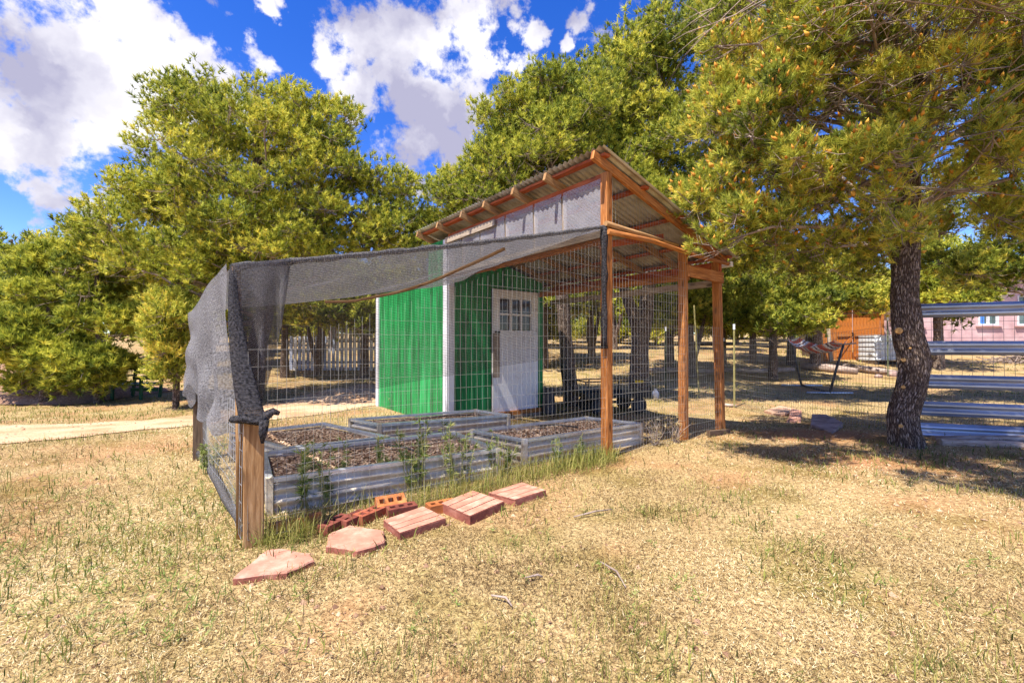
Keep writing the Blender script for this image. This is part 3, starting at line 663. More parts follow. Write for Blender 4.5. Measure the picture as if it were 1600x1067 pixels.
# hem rolled over the front line
m = MB(); pts = [canopy(k / 40, 0) + Vector((.0, -.015, -.02 + .003 * math.sin(k * 1.7))) for k in range(41)]
m.tube(pts, [.02 + .004 * math.sin(k * 2.1) for k in range(41)], 8); m.build('front_hem', 'shade_cloth', cloth)
def front_drape(s, t):
    p = Ax.lerp(Bx, s); zt = p.z - .02; zb = .76 + (1.12 - .76) * s
    off = (.02 + .03 * t) * math.sin(s * 26 + 2 * t) * (.4 + .6 * t) * .5 - .03
    return Vector((p.x + .55 * off + .1 * (1 - s) * t, p.y - .8 * off - .06, zt + (zb - zt) * t))
m = MB(); m.grid(front_drape, 70, 12, (3.2, 1.2)); m.build('front_drape', 'shade_cloth_thin', cloth)
def side_drape(s, t):
    p = Ax.lerp(Dx, s); p = Vector((p.x, p.y, canopy(0, s).z)); zb = .58 + .025 * math.sin(s * 19) + .02 * math.sin(s * 43) + .22 * (1 - abs(s - .8) * 6 if abs(s - .8) < .166 else 0) - .02 * s
    f = math.sin(s * 24 + 1.3 * math.sin(t * 2.5)) * .05 * t + .018 * math.sin(s * 51 + 2) * t + .06 * min(1, t * 3) * (float(vnoise(s * 6, t * 4, 9)) - .5)
    nx, ny = -.76, -.65
    pull = .22 * (1 - s) ** 2 * t
    z = p.z + (zb - p.z) * t + .05 * math.sin(s * PI) * (-t * (1 - t) * 4)
    return Vector((p.x + nx * (f + .04) + pull * .7, p.y + ny * (f + .04) - pull * .1, z))
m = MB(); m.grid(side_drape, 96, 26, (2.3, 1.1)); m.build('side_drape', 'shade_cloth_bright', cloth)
def fold(s, t):
    a = 2 * PI * s
    z = 1.6 + (.72 - 1.6) * t
    x = -1.665 + .19 * t ** 1.6; y = 2.66 - .1 * t
    r = .016 + .045 * t
    return Vector((x + r * 1.2 * math.cos(a) * (1 + .13 * math.sin(3 * a + 3 * t)), y + r * .8 * math.sin(a) - .03, z))
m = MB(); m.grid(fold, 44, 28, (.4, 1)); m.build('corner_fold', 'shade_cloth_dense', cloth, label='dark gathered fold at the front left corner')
m = MB()
m.tube([(-1.6, 2.52, .73), (-1.5, 2.5, .74), (-1.43, 2.52, .72), (-1.4, 2.53, .75), (-1.37, 2.54, .77), (-1.34, 2.55, .76)], [.016, .026, .023, .026, .022, .01], 9, jitter=.5, seed=2)
m.tube([(-1.4, 2.5, .73), (-1.4, 2.49, .66), (-1.41, 2.5, .6)], [.026, .02, .008], 7, jitter=.5); m.build('knot', 'shade_cloth_dense', cloth)
m = MB(); p = S(-.07, -.03, 0); pts = [(p.x, p.y, 2.36 - k * .124) for k in range(11)]
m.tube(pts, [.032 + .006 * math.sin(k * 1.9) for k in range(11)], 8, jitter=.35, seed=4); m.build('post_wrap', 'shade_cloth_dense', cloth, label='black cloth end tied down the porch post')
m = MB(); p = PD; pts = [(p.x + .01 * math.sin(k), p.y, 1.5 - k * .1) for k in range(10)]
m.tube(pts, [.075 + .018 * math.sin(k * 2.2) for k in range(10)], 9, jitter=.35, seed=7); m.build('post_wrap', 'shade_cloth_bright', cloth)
def corner_drape(s, t):
    p = Ax.lerp(Bx, s * .1); zb = .78 + (p.z - .78) * min(1, max(0, s - .15) / .85) ** 1.7
    off = .02 * math.sin(s * 15 + 3 * t) * t + .05 * (float(vnoise(s * 5, t * 5, 19)) - .5) * t
    return Vector((p.x + .5 * off + .1 * (1 - s) * t, p.y - .8 * off - .045 + .03 * t, p.z - .01 + (zb - p.z) * t * .985))
m = MB(); m.grid(corner_drape, 24, 20, (.8, .9)); m.build('corner_drape', 'shade_cloth', cloth)
bp = thing('bent_pole', tuple(canopy(.4, .7)), 'thin bowed tan pole holding up the shade cloth from below', 'pole')
m = MB(); pts = []
for k in range(15):
    f = k / 14; p = canopy(.36 + .3 * f, .82 - .75 * f); pts.append(p + Vector((0, 0, -.035 - .03 * math.sin(PI * f))))
m.tube(pts, .016, 7); o = m.build('pole_shaft', 'wood_tan', bp)

# ------------------------------------------------------------------ raised beds
def chips(name, quad, z, n, seed, parent):
    r = np.random.default_rng(seed); s, t = r.random(n), r.random(n); q = np.array(quad)
    P = (q[0] * ((1 - s) * (1 - t))[:, None] + q[1] * (s * (1 - t))[:, None] + q[2] * (s * t)[:, None] + q[3] * ((1 - s) * t)[:, None])
    c = np.column_stack([P, z + r.random(n) * .02 + .03 * vnoise(P[:, 0] * 5, P[:, 1] * 5, 3)])
    th = r.random(n) * 2 * PI; ln = .006 + .022 * r.random(n) ** 2; w = .003 + .006 * r.random(n); tl = (r.random(n) - .5) * .7
    d = np.column_stack([np.cos(th), np.sin(th), tl]) * ln[:, None]; e = np.column_stack([-np.sin(th), np.cos(th), (r.random(n) - .5) * .9]) * w[:, None]
    V = np.stack([c - d - e, c + d - e, c + d + e, c - d + e], 1).reshape(-1, 3); F = np.arange(4 * n).reshape(-1, 4)
    return np_mesh(name, V, F, r.random(n), 'mulch_chip', parent, 'stuff')
def raised_bed(quad, h, label, seed, zsoil=.2, nch=2600):
    q = [Vector((x, y, 0)) for x, y in quad]; c = sum(q, Vector()) / 4
    z0 = Tz(c.x, c.y)
    b = thing('raised_bed', (c.x, c.y, z0), label, 'raised bed', 'corrugated metal raised beds in the pen')
    for k in range(4):
        a, e = q[k], q[(k + 1) % 4]; d = (e - a).normalized(); out = Vector((d.y, -d.x, 0))
        a2, e2 = a + d * .03, e - d * .03
        m = MB(); nz = 18
        def prof(f): return .019 * math.sin(2 * PI * f * 3 - 1.2)
        m.grid(lambda s, t: a2.lerp(e2, s) + out * (prof(t)) + Vector((0, 0, z0 - .05 + (h + .03) * t)), 3, nz, ((e - a).length, h), 0, True)
        m.grid(lambda s, t: a2.lerp(e2, 1 - s) + out * (prof(t) - .004) + Vector((0, 0, z0 - .05 + (h + .03) * t)), 3, nz, ((e - a).length, h), 0, True)
        m.build('side_panel', 'dusty_galvanized', b)
        m = MB(); m.bar(a + d * .02 + Vector((0, 0, z0 + h + .002)), e - d * .02 + Vector((0, 0, z0 + h + .002)), .045, .03); m.build('top_rim', 'galvanized', b)
        m = MB(); m.bar(a + Vector((0, 0, z0 - .05)), a + Vector((0, 0, z0 + h + .02)), .05, .05, up=tuple(d)); m.build('corner_post', 'dusty_galvanized', b)
    m = MB()
    qi = [p.lerp(c, .05) for p in q]
    m.grid(lambda s, t: ((qi[0] * (1 - s) + qi[1] * s) * (1 - t) + (qi[3] * (1 - s) + qi[2] * s) * t) + Vector((0, 0, z0 + zsoil + .03 * (float(vnoise(s * 8, t * 5, seed)) - .5))), 24, 16)
    m.build('soil', 'soil', b)
    chips('mulch', [(p.x, p.y) for p in qi], z0 + zsoil + .0, nch, seed, b)
    return b
raised_bed([(-1.66, 3.03), (-.13, 3.9), (-.62, 4.66), (-2.12, 3.78)], .23, 'long front raised bed right behind the short front post', 1, .165, 7000)
raised_bed([(-2.02, 3.95), (-1.25, 4.42), (-2.22, 5.2), (-2.92, 4.62)], .23, 'raised bed at the left beside the hanging cloth', 2, .17, 5000)
raised_bed([(-1.5, 5.0), (-.05, 5.7), (-.5, 6.12), (-1.95, 5.36)], .25, 'raised bed farthest back, in front of the green wall', 3, .18, 3600)
raised_bed([(.12, 4.27), (1.5, 5.18), (.95, 5.62), (-.42, 4.75)], .23, 'raised bed at the right behind the middle porch post', 4, .17, 5000)
for k, (a, b) in enumerate((((-1.15, 4.1, .23), (-.75, 3.75, .23)), ((-1.2, 5.5, .23), (-.5, 5.75, .25)), ((.3, 5.1, .23), (.75, 4.98, .23)))):
    t = tag(MB().tube([a, tuple((Vector(a) + Vector(b)) / 2 + Vector((0, 0, .02))), b], .009, 6).build('drip_hose', 'bucket_grey'), ('thin dark irrigation hose across the front raised bed', 'thin dark hose lying along the back raised bed', 'thin dark hose across the right raised bed')[k], 'hose', 'irrigation hoses on the beds')

for k, (a, b, w, lab) in enumerate((((-1.62, 5.3), (-.45, 5.9), .12, 'weathered board lying along the back of the farthest raised bed'), ((-1.45, 5.16), (-.5, 5.64), .1, 'darker weathered board lying along the front of the farthest raised bed'))):
    t = MB().bar((a[0], a[1], .205), (b[0], b[1], .185), w, .025).build('board', 'wood_grey' if k == 0 else 'wood_tan'); tag(t, lab, 'board', 'loose boards on the farthest bed')
# ------------------------------------------------------------------ pavers, stones and bricks
def slab_thing(name, px, label, cat, mat_top, mat_side, th=.05, group=None, tilt=0.0, lift=0.0, strips=0):
    P = [spot(*p) for p in px]; c = Vector((sum(p[0] for p in P) / len(P), sum(p[1] for p in P) / len(P), 0)); z = Tz(c.x, c.y)
    t = thing(name, (c.x, c.y, z), label, cat, group)
    def zt(x, y): return z + th + lift + tilt * (x - c.x)
    m = MB(); pts = [(p[0], p[1]) for p in P]
    if strips:
        a, b, d, e = [Vector((p[0], p[1], 0)) for p in P]   # a-b edge is cut into strips towards e-d
        m.poly_prism(pts, z - .03, lambda x, y: zt(x, y) - .006, 1, 1); m.build('base_block', [mat_top, mat_side], t)
        for k in range(strips):
            f0, f1 = k / strips, (k + 1) / strips; g = .009
            q = [a.lerp(b, f0 + g), a.lerp(b, f1 - g), e.lerp(d, f1 - g), e.lerp(d, f0 + g)]
            cc = sum(q, Vector()) / 4; jz = rnd.uniform(-.001, .002)
            m = MB(); m.poly_prism([(p.x, p.y) for p in q], lambda x, y: zt(x, y) - .012, lambda x, y: zt(x, y) + jz, 1, 0); m.build('strip', [mat_top, mat_side], t)
    else:
        # ragged outline
        dense = []
        for k in range(len(pts)):
            p, q = Vector(pts[k]), Vector(pts[(k + 1) % len(pts)])
            for j in range(5):
                v = p.lerp(q, j / 5); v += Vector((rnd.uniform(-1, 1), rnd.uniform(-1, 1))) * .006
                dense.append((v.x, v.y))
        inner = [tuple(Vector(p).lerp(Vector((c.x, c.y)), .035)) for p in dense]
        n = len(dense)
        for x, y in dense: m.v.append(Vector((x, y, z - .04)))
        for x, y in dense: m.v.append(Vector((x, y, zt(x, y) - .008)))
        for x, y in inner: m.v.append(Vector((x, y, zt(x, y))))
        for k in range(n):
            k2 = (k + 1) % n; m.face([k, k2, n + k2, n + k], None, 1); m.face([n + k, n + k2, 2 * n + k2, 2 * n + k], None, 0)
        m.face([2 * n + k for k in range(n)], None, 0); m.build('slab', [mat_top, mat_side], t)
    return t
PAVERS = []
def addp(px): PAVERS.append([spot(*p)[:2] for p in px])
for nm, px, lab, cat, mt, ms, th, kw in (
    ('stepping_stone', [(364, 913), (452, 903), (493, 883), (485, 873), (438, 866), (418, 868)], 'pink sandstone slab nearest the camera, rounded at one end', 'stepping stone', 'paver_red', 'paver_side', .035, {}),
    ('stepping_stone', [(512, 862), (560, 871), (602, 857), (600, 838), (548, 829), (513, 845)], 'six-sided pink stepping stone beside the hollow bricks', 'stepping stone', 'paver_red', 'paver_side', .04, {}),
    ('brick_paver', [(600, 824), (626, 845), (697, 820), (661, 801)], 'brick patterned paver beside the dark brick, third in the row', 'paver', 'paver_red', 'paver_side', .05, dict(strips=4)),
    ('brick_paver', [(690, 800), (735, 820), (788, 796), (738, 779)], 'thickest brick patterned paver, fourth in the row of stepping stones', 'paver', 'paver_red', 'paver_side', .062, dict(strips=4)),
    ('brick_paver', [(763, 780), (805, 791), (853, 775), (815, 763)], 'brick patterned paver at the far end of the row', 'paver', 'paver_red', 'paver_side', .05, dict(strips=4)),
    ('stone_slab', [(1193, 645), (1222, 652), (1247, 643), (1218, 636)], 'flat tan stone slab lying beyond the porch', 'stone slab', 'sandstone', 'sandstone', .05, {}),
    ('stone_slab', [(1228, 660), (1250, 660), (1252, 648), (1236, 646)], 'small pinkish stone next to the tan slab', 'stone slab', 'paver_red', 'paver_red', .07, {}),
    ('stone_slab', [(1266, 668), (1300, 678), (1317, 668), (1290, 661), (1268, 660)], 'grey-brown stone slab in the shade left of the big trunk', 'stone slab', 'grey_stone', 'grey_stone', .08, dict(tilt=.05)),
):
    slab_thing(nm, px, lab, cat, mt, ms, th, 'stepping stones along the fence' if nm != 'stone_slab' else 'loose flat stones', **kw); addp(px)
def hollow_brick(px, py, rot, mt, label, upright=False, lift=0, holes=3, tilt=0):
    x, y, z = spot(px, py); l, w, h = .2, .095, .06
    t = thing('hollow_brick', (x, y, z + lift), label, 'brick', 'hollow bricks by the stepping stones')
    m = MB()
    nx = 2 * holes + 1; xs = [-l / 2]
    wall = .022; hl = (l - wall * (holes + 1)) / holes
    for k in range(holes): xs += [xs[-1] + wall, xs[-1] + wall + hl]
    xs.append(l / 2); ys = [-w / 2, -w / 2 + .028, w / 2 - .028, w / 2]
    b = 0
    def P(a, bb, c):
        v = Vector((a, bb, c)); 
        if upright: v = Vector((v.x, -v.z + h / 2 - .0, v.y + w / 2))
        v = Vector((v.x, v.y * math.cos(tilt) - v.z * math.sin(tilt), v.z * math.cos(tilt) + v.y * math.sin(tilt)))
        return Vector((x, y, z + lift)) + Vector((v.x * math.cos(rot) - v.y * math.sin(rot), v.x * math.sin(rot) + v.y * math.cos(rot), v.z))
    def quad(pts):
        b = len(m.v); m.v.extend(pts); m.face([b, b + 1, b + 2, b + 3])
    for i in range(len(xs) - 1):
        for j in range(3):
            hole = (j == 1 and i % 2 == 1)
            x0, x1, y0, y1 = xs[i], xs[i + 1], ys[j], ys[j + 1]
            if not hole: quad([P(x0, y0, h), P(x1, y0, h), P(x1, y1, h), P(x0, y1, h)])
            else:
                d = h * .15
                quad([P(x0, y0, d), P(x1, y0, d), P(x1, y1, d), P(x0, y1, d)])
                quad([P(x0, y0, h), P(x0, y0, d), P(x0, y1, d), P(x0, y1, h)]); quad([P(x1, y0, d), P(x1, y0, h), P(x1, y1, h), P(x1, y1, d)])
                quad([P(x0, y0, d), P(x0, y0, h), P(x1, y0, h), P(x1, y0, d)]); quad([P(x0, y1, h), P(x0, y1, d), P(x1, y1, d), P(x1, y1, h)])
    X, Y = l / 2, w / 2
    for (a, c) in (((-X, -Y), (X, -Y)), ((X, -Y), (X, Y)), ((X, Y), (-X, Y)), ((-X, Y), (-X, -Y))):
        quad([P(*a, -.02), P(*c, -.02), P(*c, h), P(*a, h)])
    m.build('brick_body', mt, t)
BRICKS = [spot(*p)[:2] for p in ((524, 830), (553, 823), (578, 815), (610, 800), (628, 806), (690, 800))]
hollow_brick(524, 826, 1.15, 'brick_dark', 'dark hollow brick at the left end of the brick row', holes=3)
hollow_brick(553, 819, 1.1, 'brick_dark', 'dark hollow brick in the middle of the brick row, against the six-sided stone')
hollow_brick(578, 811, 1.05, 'brick_red', 'hollow brick at the right end of the brick row')
hollow_brick(610, 797, .5, 'brick_orange', 'bright orange hollow brick tilted up behind the others', holes=3, tilt=.5, lift=.03)
hollow_brick(628, 803, .5, 'brick_dark', 'dark hollow brick half hidden between orange brick and paver')
hollow_brick(690, 797, .55, 'brick_orange', 'orange brick half buried behind the thick paver')

# ------------------------------------------------------------------ black cart, bucket, jug
cx, cy, cz = spot(955, 644); cy += .0
cart = thing('garden_cart', (cx, cy, cz), 'black steel utility cart with open side rails under the porch', 'cart')
e1 = Vector((.97, .24, 0)).normalized(); e2 = Vector((-.24, .97, 0)).normalized()
def K(a, b, z): return Vector((cx, cy, cz)) + e1 * a + e2 * b + Vector((0, 0, z))
CL = .66
m = MB(); m.bar(K(-CL, 0, .34), K(CL, 0, .34), .6, .03); m.bar(K(-CL, -.3, .36), K(CL, -.3, .36), .03, .09); m.bar(K(-CL, .3, .36), K(CL, .3, .36), .03, .09); m.bar(K(-CL, -.29, .361), K(-CL, .29, .361), .03, .085); m.bar(K(CL, -.29, .361), K(CL, .29, .361), .03, .085); m.build('bed', 'black_paint', cart)
for sgn in (-1, 1):
    m = MB(); m.tube([K(-CL, sgn * .3, .62), K(CL, sgn * .3, .62)], .014, 6)
    for k in range(5): m.tube([K(-CL + 2 * CL * k / 4, sgn * .3, .4), K(-CL + 2 * CL * k / 4, sgn * .3, .62)], .013, 6)
    m.build('side_rail', 'black_paint', cart)
    m = MB(); m.tube([K(sgn * CL, -.3, .62), K(sgn * CL, .3, .62)], .014, 6); m.build('end_rail', 'black_paint', cart)
m = MB(); m.bar(K(.32, -.33, .61), K(.5, -.33, .61), .01, .045); m.build('name_plate', 'yellow_paint', cart, label='yellow tag on the top rail')
m = MB(); m.bar(K(-CL + .1, 0, .2), K(CL - .1, 0, .2), .05, .05); m.bar(K(-.4, -.25, .17), K(-.4, .25, .17), .04, .04); m.bar(K(.42, -.25, .17), K(.42, .25, .17), .04, .04); m.bar(K(-.15, 0, .22), K(-.15, 0, .33), .2, .25); m.build('chassis', 'black_paint', cart)
for a in (-.4, .42):
    for b in (-.29, .29):
        c = K(a, b, .16); m = MB(); prof = []
        for k in range(9):
            th = PI * k / 8; prof.append((-.045 * math.cos(th), .10 + .06 * math.sin(th) ** .6 if 0 < k < 8 else .10))
        nseg = 22; base = 0
        m.grid(lambda s, t: c + e2 * (prof[min(8, int(round(t * 8)))][0]) + (e1 * math.cos(2 * PI * s) + Vector((0, 0, 1)) * math.sin(2 * PI * s)) * prof[min(8, int(round(t * 8)))][1], nseg, 8)
        w = m.build('wheel', 'rubber', cart)
        m = MB(); m.tube([c - e2 * .04, c + e2 * .04], .1, 14); m.build('rim', 'bucket_grey', w)
m = MB(); m.tube([K(-CL, 0, .22), K(-CL - .15, -.1, .12), K(-CL - .5, -.25, .08)], .014, 6); m.build('drawbar', 'black_paint', cart)
x, y, z = spot(857, 648)
bk = thing('tall_bucket', (x, y, z), 'tall dark grey upturned pot beside the shed door', 'pot')
m = MB(); m.tube([(x, y, z - .02), (x, y, z + .03), (x, y, z + .46), (x, y, z + .5)], [.14, .135, .105, .1], 18); m.build('pot_body', 'bucket_grey', bk)
m = MB(); m.tube([(x, y, z + .0), (x, y, z + .05)], [.148, .145], 18); m.build('pot_rim', 'black_paint', bk)
x, y, z = spot(1024, 622)
jg = thing('plastic_jug', (x, y, z), 'small white plastic jug on the ground past the cart', 'jug')
m = MB(); m.tube([(x, y, z), (x, y, z + .12), (x, y, z + .17), (x, y, z + .2)], [.075, .08, .06, .025], 12); m.build('jug_body', 'white_plastic', jg)
m = MB(); m.tube([(x, y, z + .2), (x, y, z + .225)], .03, 10); m.build('cap', 'white_plastic', jg)

# ------------------------------------------------------------------ T-posts and wire fence beyond the porch
def tpost(par, x, y, h, mt, tip=True, lean=(0, 0), r=.022):
    z = Tz(x, y); m = MB()
    top = Vector((x + lean[0], y + lean[1], z + h)); m.bar((x, y, z - .1), top, r * 1.6, r * .5, up=(.4, .9, 0), bev=False); m.bar((x, y, z - .1), top, r * .5, r * 1.6, up=(.4, .9, 0), bev=False)
    o = m.build('metal_post', mt, par)
    if tip:
        m = MB(); m.bar(top - Vector((0, 0, .1)), top + Vector((0, 0, .015)), r * 1.9, r * 1.7, up=(.4, .9, 0)); m.build('post_cap', 'white_plastic', o)
    return o
TP = spot(1147, 637)
yf = thing('wire_fence', TP, 'welded wire fence on thin metal posts running behind the big trunk', 'fence')
tpost(yf, TP[0], TP[1], 1.75, 'olive_post')
E1 = (5.15, 5.75); MID = (TP[0] * .5 + E1[0] * .5, TP[1] * .5 + E1[1] * .5 + .15)
mesh_fence(TP, E1, lambda s: Tz(TP[0] + (E1[0] - TP[0]) * s, TP[1] + (E1[1] - TP[1]) * s) + .02, lambda s: 1.42 + Tz(TP[0], TP[1]) * (1 - s), .05, .1, .0022, 'wire_mesh', 'dark_wire', yf, .02, 8)
bf = thing('wire_fence', spot(1040, 612), 'welded wire fence on green metal posts behind the black cart', 'fence')
pts = [(1.05, 8.6), spot(1040, 612)[:2], spot(1092, 617)[:2], TP[:2]]
tpost(bf, *pts[1], 1.75, 'green_post'); tpost(bf, *pts[2], 2.3, 'olive_post', False, (-.12, 0))
q = spot(1131, 590); tpost(bf, q[0], q[1], 1.35, 'green_post')
for k in range(3):
    p, q = pts[k], pts[k + 1]
    mesh_fence(p, q, lambda s: Tz(p[0] + (q[0] - p[0]) * s, p[1] + (q[1] - p[1]) * s) + .02, lambda s: Tz(p[0] + (q[0] - p[0]) * s, p[1] + (q[1] - p[1]) * s) + 1.25, .06, .12, .0018, 'wire_mesh', 'dark_wire', bf, .02, 20 + k)
q = spot(1387, 588); tag(tpost(None, q[0], q[1], 2.05, 'green_post'), 'green metal post with white tip standing left of the big trunk', 'metal post')

# ------------------------------------------------------------------ guardrail fence on the right
G0 = Vector((5.15, 5.62, 0)); GD = Vector((.952, -.306, 0)); GL = 3.4
gr = thing('guardrail_fence', (G0.x, G0.y, Tz(G0.x, G0.y)), 'fence of five ribbed galvanized steel rails right of the big trunk', 'fence')
gn = Vector((GD.y, -GD.x, 0))   # towards the camera
gn = gn if gn.y < 0 else -gn
for k, zc in enumerate((1.59, 1.11, .69, .36, .09)):
    m = MB(); H = .175
    def wprof(t): return .03 * (1 - math.cos(4 * PI * t)) * .5 + (.0 if .04 < t < .96 else -.008)
    st = [0, .06, .14, .2, .3, .36, .46, .5, .54, .64, .7, .8, .86, .94, 1]
    tilt = (.0, .004, -.004, .006, .05)[k]
    a0 = G0 + GD * (-.05 if k != 1 else -.0)
    def rp(s, t, back=0):
        tt = st[int(round(t * 14))]; return a0 + GD * (s * GL) + gn * (wprof(tt) - back - tilt * (tt - .5) * 1.6 * (k == 4)) + Vector((0, 0, zc + (tt - .5) * H + .01 * math.sin(s * 3 + k)))
    m.grid(lambda s, t: rp(s, t), 6, 14, (GL, H), 0, False); m.grid(lambda s, t: rp(1 - s, t, .004), 6, 14, (GL, H), 0, False)
    m.build('guardrail', 'rail_steel', gr)
for s in (.0, 1.95, 3.3):
    p = G0 + GD * s - gn * .06
    m = MB(); m.bar((p.x, p.y, Tz(p.x, p.y) - .1), (p.x, p.y, 1.7), .07, .05, up=tuple(GD)); m.build('post', 'wood_dark', gr)
g1 = G0 + GD * GL
mesh_fence(G0 - gn * .12, g1 - gn * .12, lambda s: .05, lambda s: 1.62, .1, .1, .0024, 'wire_mesh', 'dark_wire', gr, .012, 14)

# ------------------------------------------------------------------ logs, sticks, rocks
def log(name, pts, radii, label, cat, mat='log_wood', group=None, n=12, seed=0):
    c = Vector(pts[0]); t = thing(name, tuple(c), label, cat, group)
    m = MB(); m.tube(pts, radii, n, jitter=.18, seed=seed); m.build('wood_body', mat, t); return t
def gp(px, py, lift): x, y, z = spot(px, py); return (x, y, z + lift)
log('log', [(4.95, 5.12, .03), (5.6, 4.98, .035), (6.2, 4.83, .03), (7.2, 4.5, .03)], [.05, .046, .042, .04], 'pale bare log lying at the foot of the steel rails, nearer one', 'log', group='logs under the steel rails', seed=1)
log('log', [(5.1, 5.35, .03), (5.8, 5.2, .05), (6.2, 5.12, .07), (6.4, 5.05, .05)], [.035, .045, .05, .03], 'thicker knotted log tucked against the lowest steel rail', 'log', group='logs under the steel rails', seed=2)
lg = 'logs edging the yard behind the hammock'
log('log', [gp(1252, 577, .15), gp(1300, 582, .14), gp(1340, 585, .12)], [.12, .15, .1], 'weathered log on the ground right of the hammock stand', 'log', group=lg, seed=3)
log('log', [gp(1318, 578, .15), gp(1360, 584, .14), gp(1405, 588, .12)], [.1, .13, .08], 'log ending behind the left edge of the big trunk', 'log', group=lg, seed=4)
log('log', [gp(1130, 583, .12), gp(1180, 585, .12), gp(1240, 582, .12)], [.07, .1, .07], 'grey log lying left of the hammock stand', 'log', group=lg, seed=5)
log('log', [gp(1010, 583, .12), gp(1060, 584, .15), gp(1120, 585, .12)], [.08, .09, .06], 'pale log seen between the porch posts', 'log', group=lg, seed=6)
log('log', [gp(1118, 634, .04), gp(1150, 637, .04)], [.035, .03], 'short brown stick at the base of the olive metal post', 'stick', group='short sticks', seed=7)
for k, (px, py, r, lab) in enumerate(((1395, 588, .14, 'rounded tan rock beside the left edge of the big trunk'), (1372, 590, .1, 'smaller rock at the end of the logs'), (1205, 583, .12, 'grey rock left of the hammock leg'), (1165, 580, .13, 'grey rock under the far trunk left of the hammock'))):
    x, y, z = spot(px, py); m = MB()
    def rk(s, t): 
        th, ph = 2 * PI * s, PI * t; d = Vector((math.sin(ph) * math.cos(th), math.sin(ph) * math.sin(th), math.cos(ph)))
        rr = r * (1 + .35 * (float(vnoise(2 * d.x + 5 + k, 2 * d.y + d.z * 1.7, k)) - .5)); return Vector((x, y, z + r * .4)) + Vector((d.x * rr * 1.3, d.y * rr, d.z * rr * .8))
    m.grid(rk, 14, 9, smooth=True); tag(m.build('rock', 'grey_stone'), lab, 'rock', 'rocks by the logs')
for k, (p, q, lab) in enumerate((((896, 812), (956, 798), 'dark twig on the dry grass below the porch posts'), ((938, 884), (977, 921), 'pale straight twig on the open dry grass'), ((768, 935), (800, 950), 'short bleached stick low in the middle of the lawn'), ((820, 908), (848, 906), 'short thick bleached stick below the row of pavers'))):
    a, b = spot(*p), spot(*q); m = MB(); mid = [(a[i] + b[i]) / 2 for i in range(3)]
    m.tube([(a[0], a[1], a[2] + .02), (mid[0] + .02, mid[1], mid[2] + .03), (b[0], b[1], b[2] + .015)], [.004, .005, .003], 6, jitter=.4)
    tag(m.build('twig', 'twig' if k != 2 else 'log_wood'), lab, 'twig', 'twigs on the lawn')
# sand heap behind the pen
m = MB(); sx, sy, sz = spot(560, 622)
def heap(a, b):
    x = sx + (a - .5) * 3.0; y = sy + (b - .5) * 1.4; h = .16 * max(0, 1 - (2 * (b - .5)) ** 2) * max(0, 1 - (2 * (a - .5)) ** 2) * (.5 + float(vnoise(a * 6, b * 3, 12)))
    return (x, y, Tz(x, y) + .018 + h)
tag(m.grid(heap, 40, 16).build('sand_heap', 'path_sand'), 'low pale heap of sand behind the pen', 'sand heap')

# ------------------------------------------------------------------ hammock
h0, h1 = Vector(spot(1252, 604)), Vector(spot(1296, 616))
hm = thing('hammock', tuple((h0 + h1) / 2), 'red striped hammock slung on a dark metal stand', 'hammock')
ax = Vector((h1.x - h0.x, h1.y - h0.y, 0)).normalized(); px_ = Vector((-ax.y, ax.x, 0))
t0 = at(1235, 532, h0.y - .1); t1 = at(1318, 538, h1.y + .1)
for (b, t, s) in ((h0, t0, -1), (h1, t1, 1)):
    m = MB(); m.tube([b + Vector((0, 0, .03)), b.lerp(t, .55) + ax * s * -.02, t], .03, 8); m.build('upright', 'bucket_grey', hm)
    m = MB(); m.tube([b + px_ * -.55 + Vector((0, 0, .04)), b + Vector((0, 0, .035)), b + px_ * .55 + Vector((0, 0, .04))], .028, 8); m.build('foot_bar', 'galvanized', hm)
    m = MB(); m.tube([t - px_ * .3 + Vector((0, 0, .03)), t + Vector((0, 0, .0)), t + px_ * .3 + Vector((0, 0, .03))], .018, 7); m.build('spreader_bar', 'wood_grey', hm)
def fab(s, t):
    p = t0.lerp(t1, .06 + .88 * s); sag = .28 * 4 * s * (1 - s) + .02; w = .2 + .32 * math.sin(PI * s)
    return p + px_ * (t - .5) * 2 * w * .8 + Vector((0, 0, -sag + .32 * (2 * (t - .5)) ** 2 * (.35 + .2 * math.sin(PI * s)) + .01 * math.sin(t * 30)))
m = MB(); m.grid(fab, 20, 14, (1, 1)); m.grid(lambda s, t: fab(1 - s, t) + Vector((0, 0, -.006)), 20, 14, (1, 1)); m.build('sling', 'hammock_fabric', hm)
for s, t in ((0, t0), (1, t1)):
    m = MB()
    for j in range(7): m.tube([fab(s, j / 6), t], .006, 4)
    m.build('sling_cord', 'rope_cloth', hm, 'stuff')
m = MB(); m.tube([h0 + Vector((0, 0, .05)), (h0 + h1) / 2 + Vector((0, 0, .04)), h1 + Vector((0, 0, .05))], .026, 8); m.build('base_bar', 'bucket_grey', hm)

# ------------------------------------------------------------------ barn, tote, house and the rest of the far yard
YB = 20.0
def B(px, py, dy=0.0): return at(px, py, YB + dy)
bz = Tz(B(1345, 546).x, YB) - .1
barn = thing('barn', (B(1345, 546).x, YB, bz), 'orange plank barn with double doors behind the trees', 'barn')
zt = B(0, 452).z; zb = bz
def vboards(par, x0, x1, y, z0, z1, n, mt, name, th=.04, seed=0):
    r = random.Random(seed); m = MB()
    for k in range(n):
        a = x0 + (x1 - x0) * k / n; b = x0 + (x1 - x0) * (k + 1) / n - .012; o = r.random() * .012
        m.bar(((a + b) / 2, y - o, z0), ((a + b) / 2, y - o, z1), b - a, th, up=(0, 1, 0), bev=False)
    return m.build(name, mt, par)
xl, xr = B(1296, 0).x, B(1420, 0).x
dxl, dxm, dxr = B(1304, 0).x, B(1331, 0).x, B(1374, 0).x
vboards(barn, xl - .35, dxl, YB, zb, zt, 4, 'wood_orange', 'wall', seed=1)
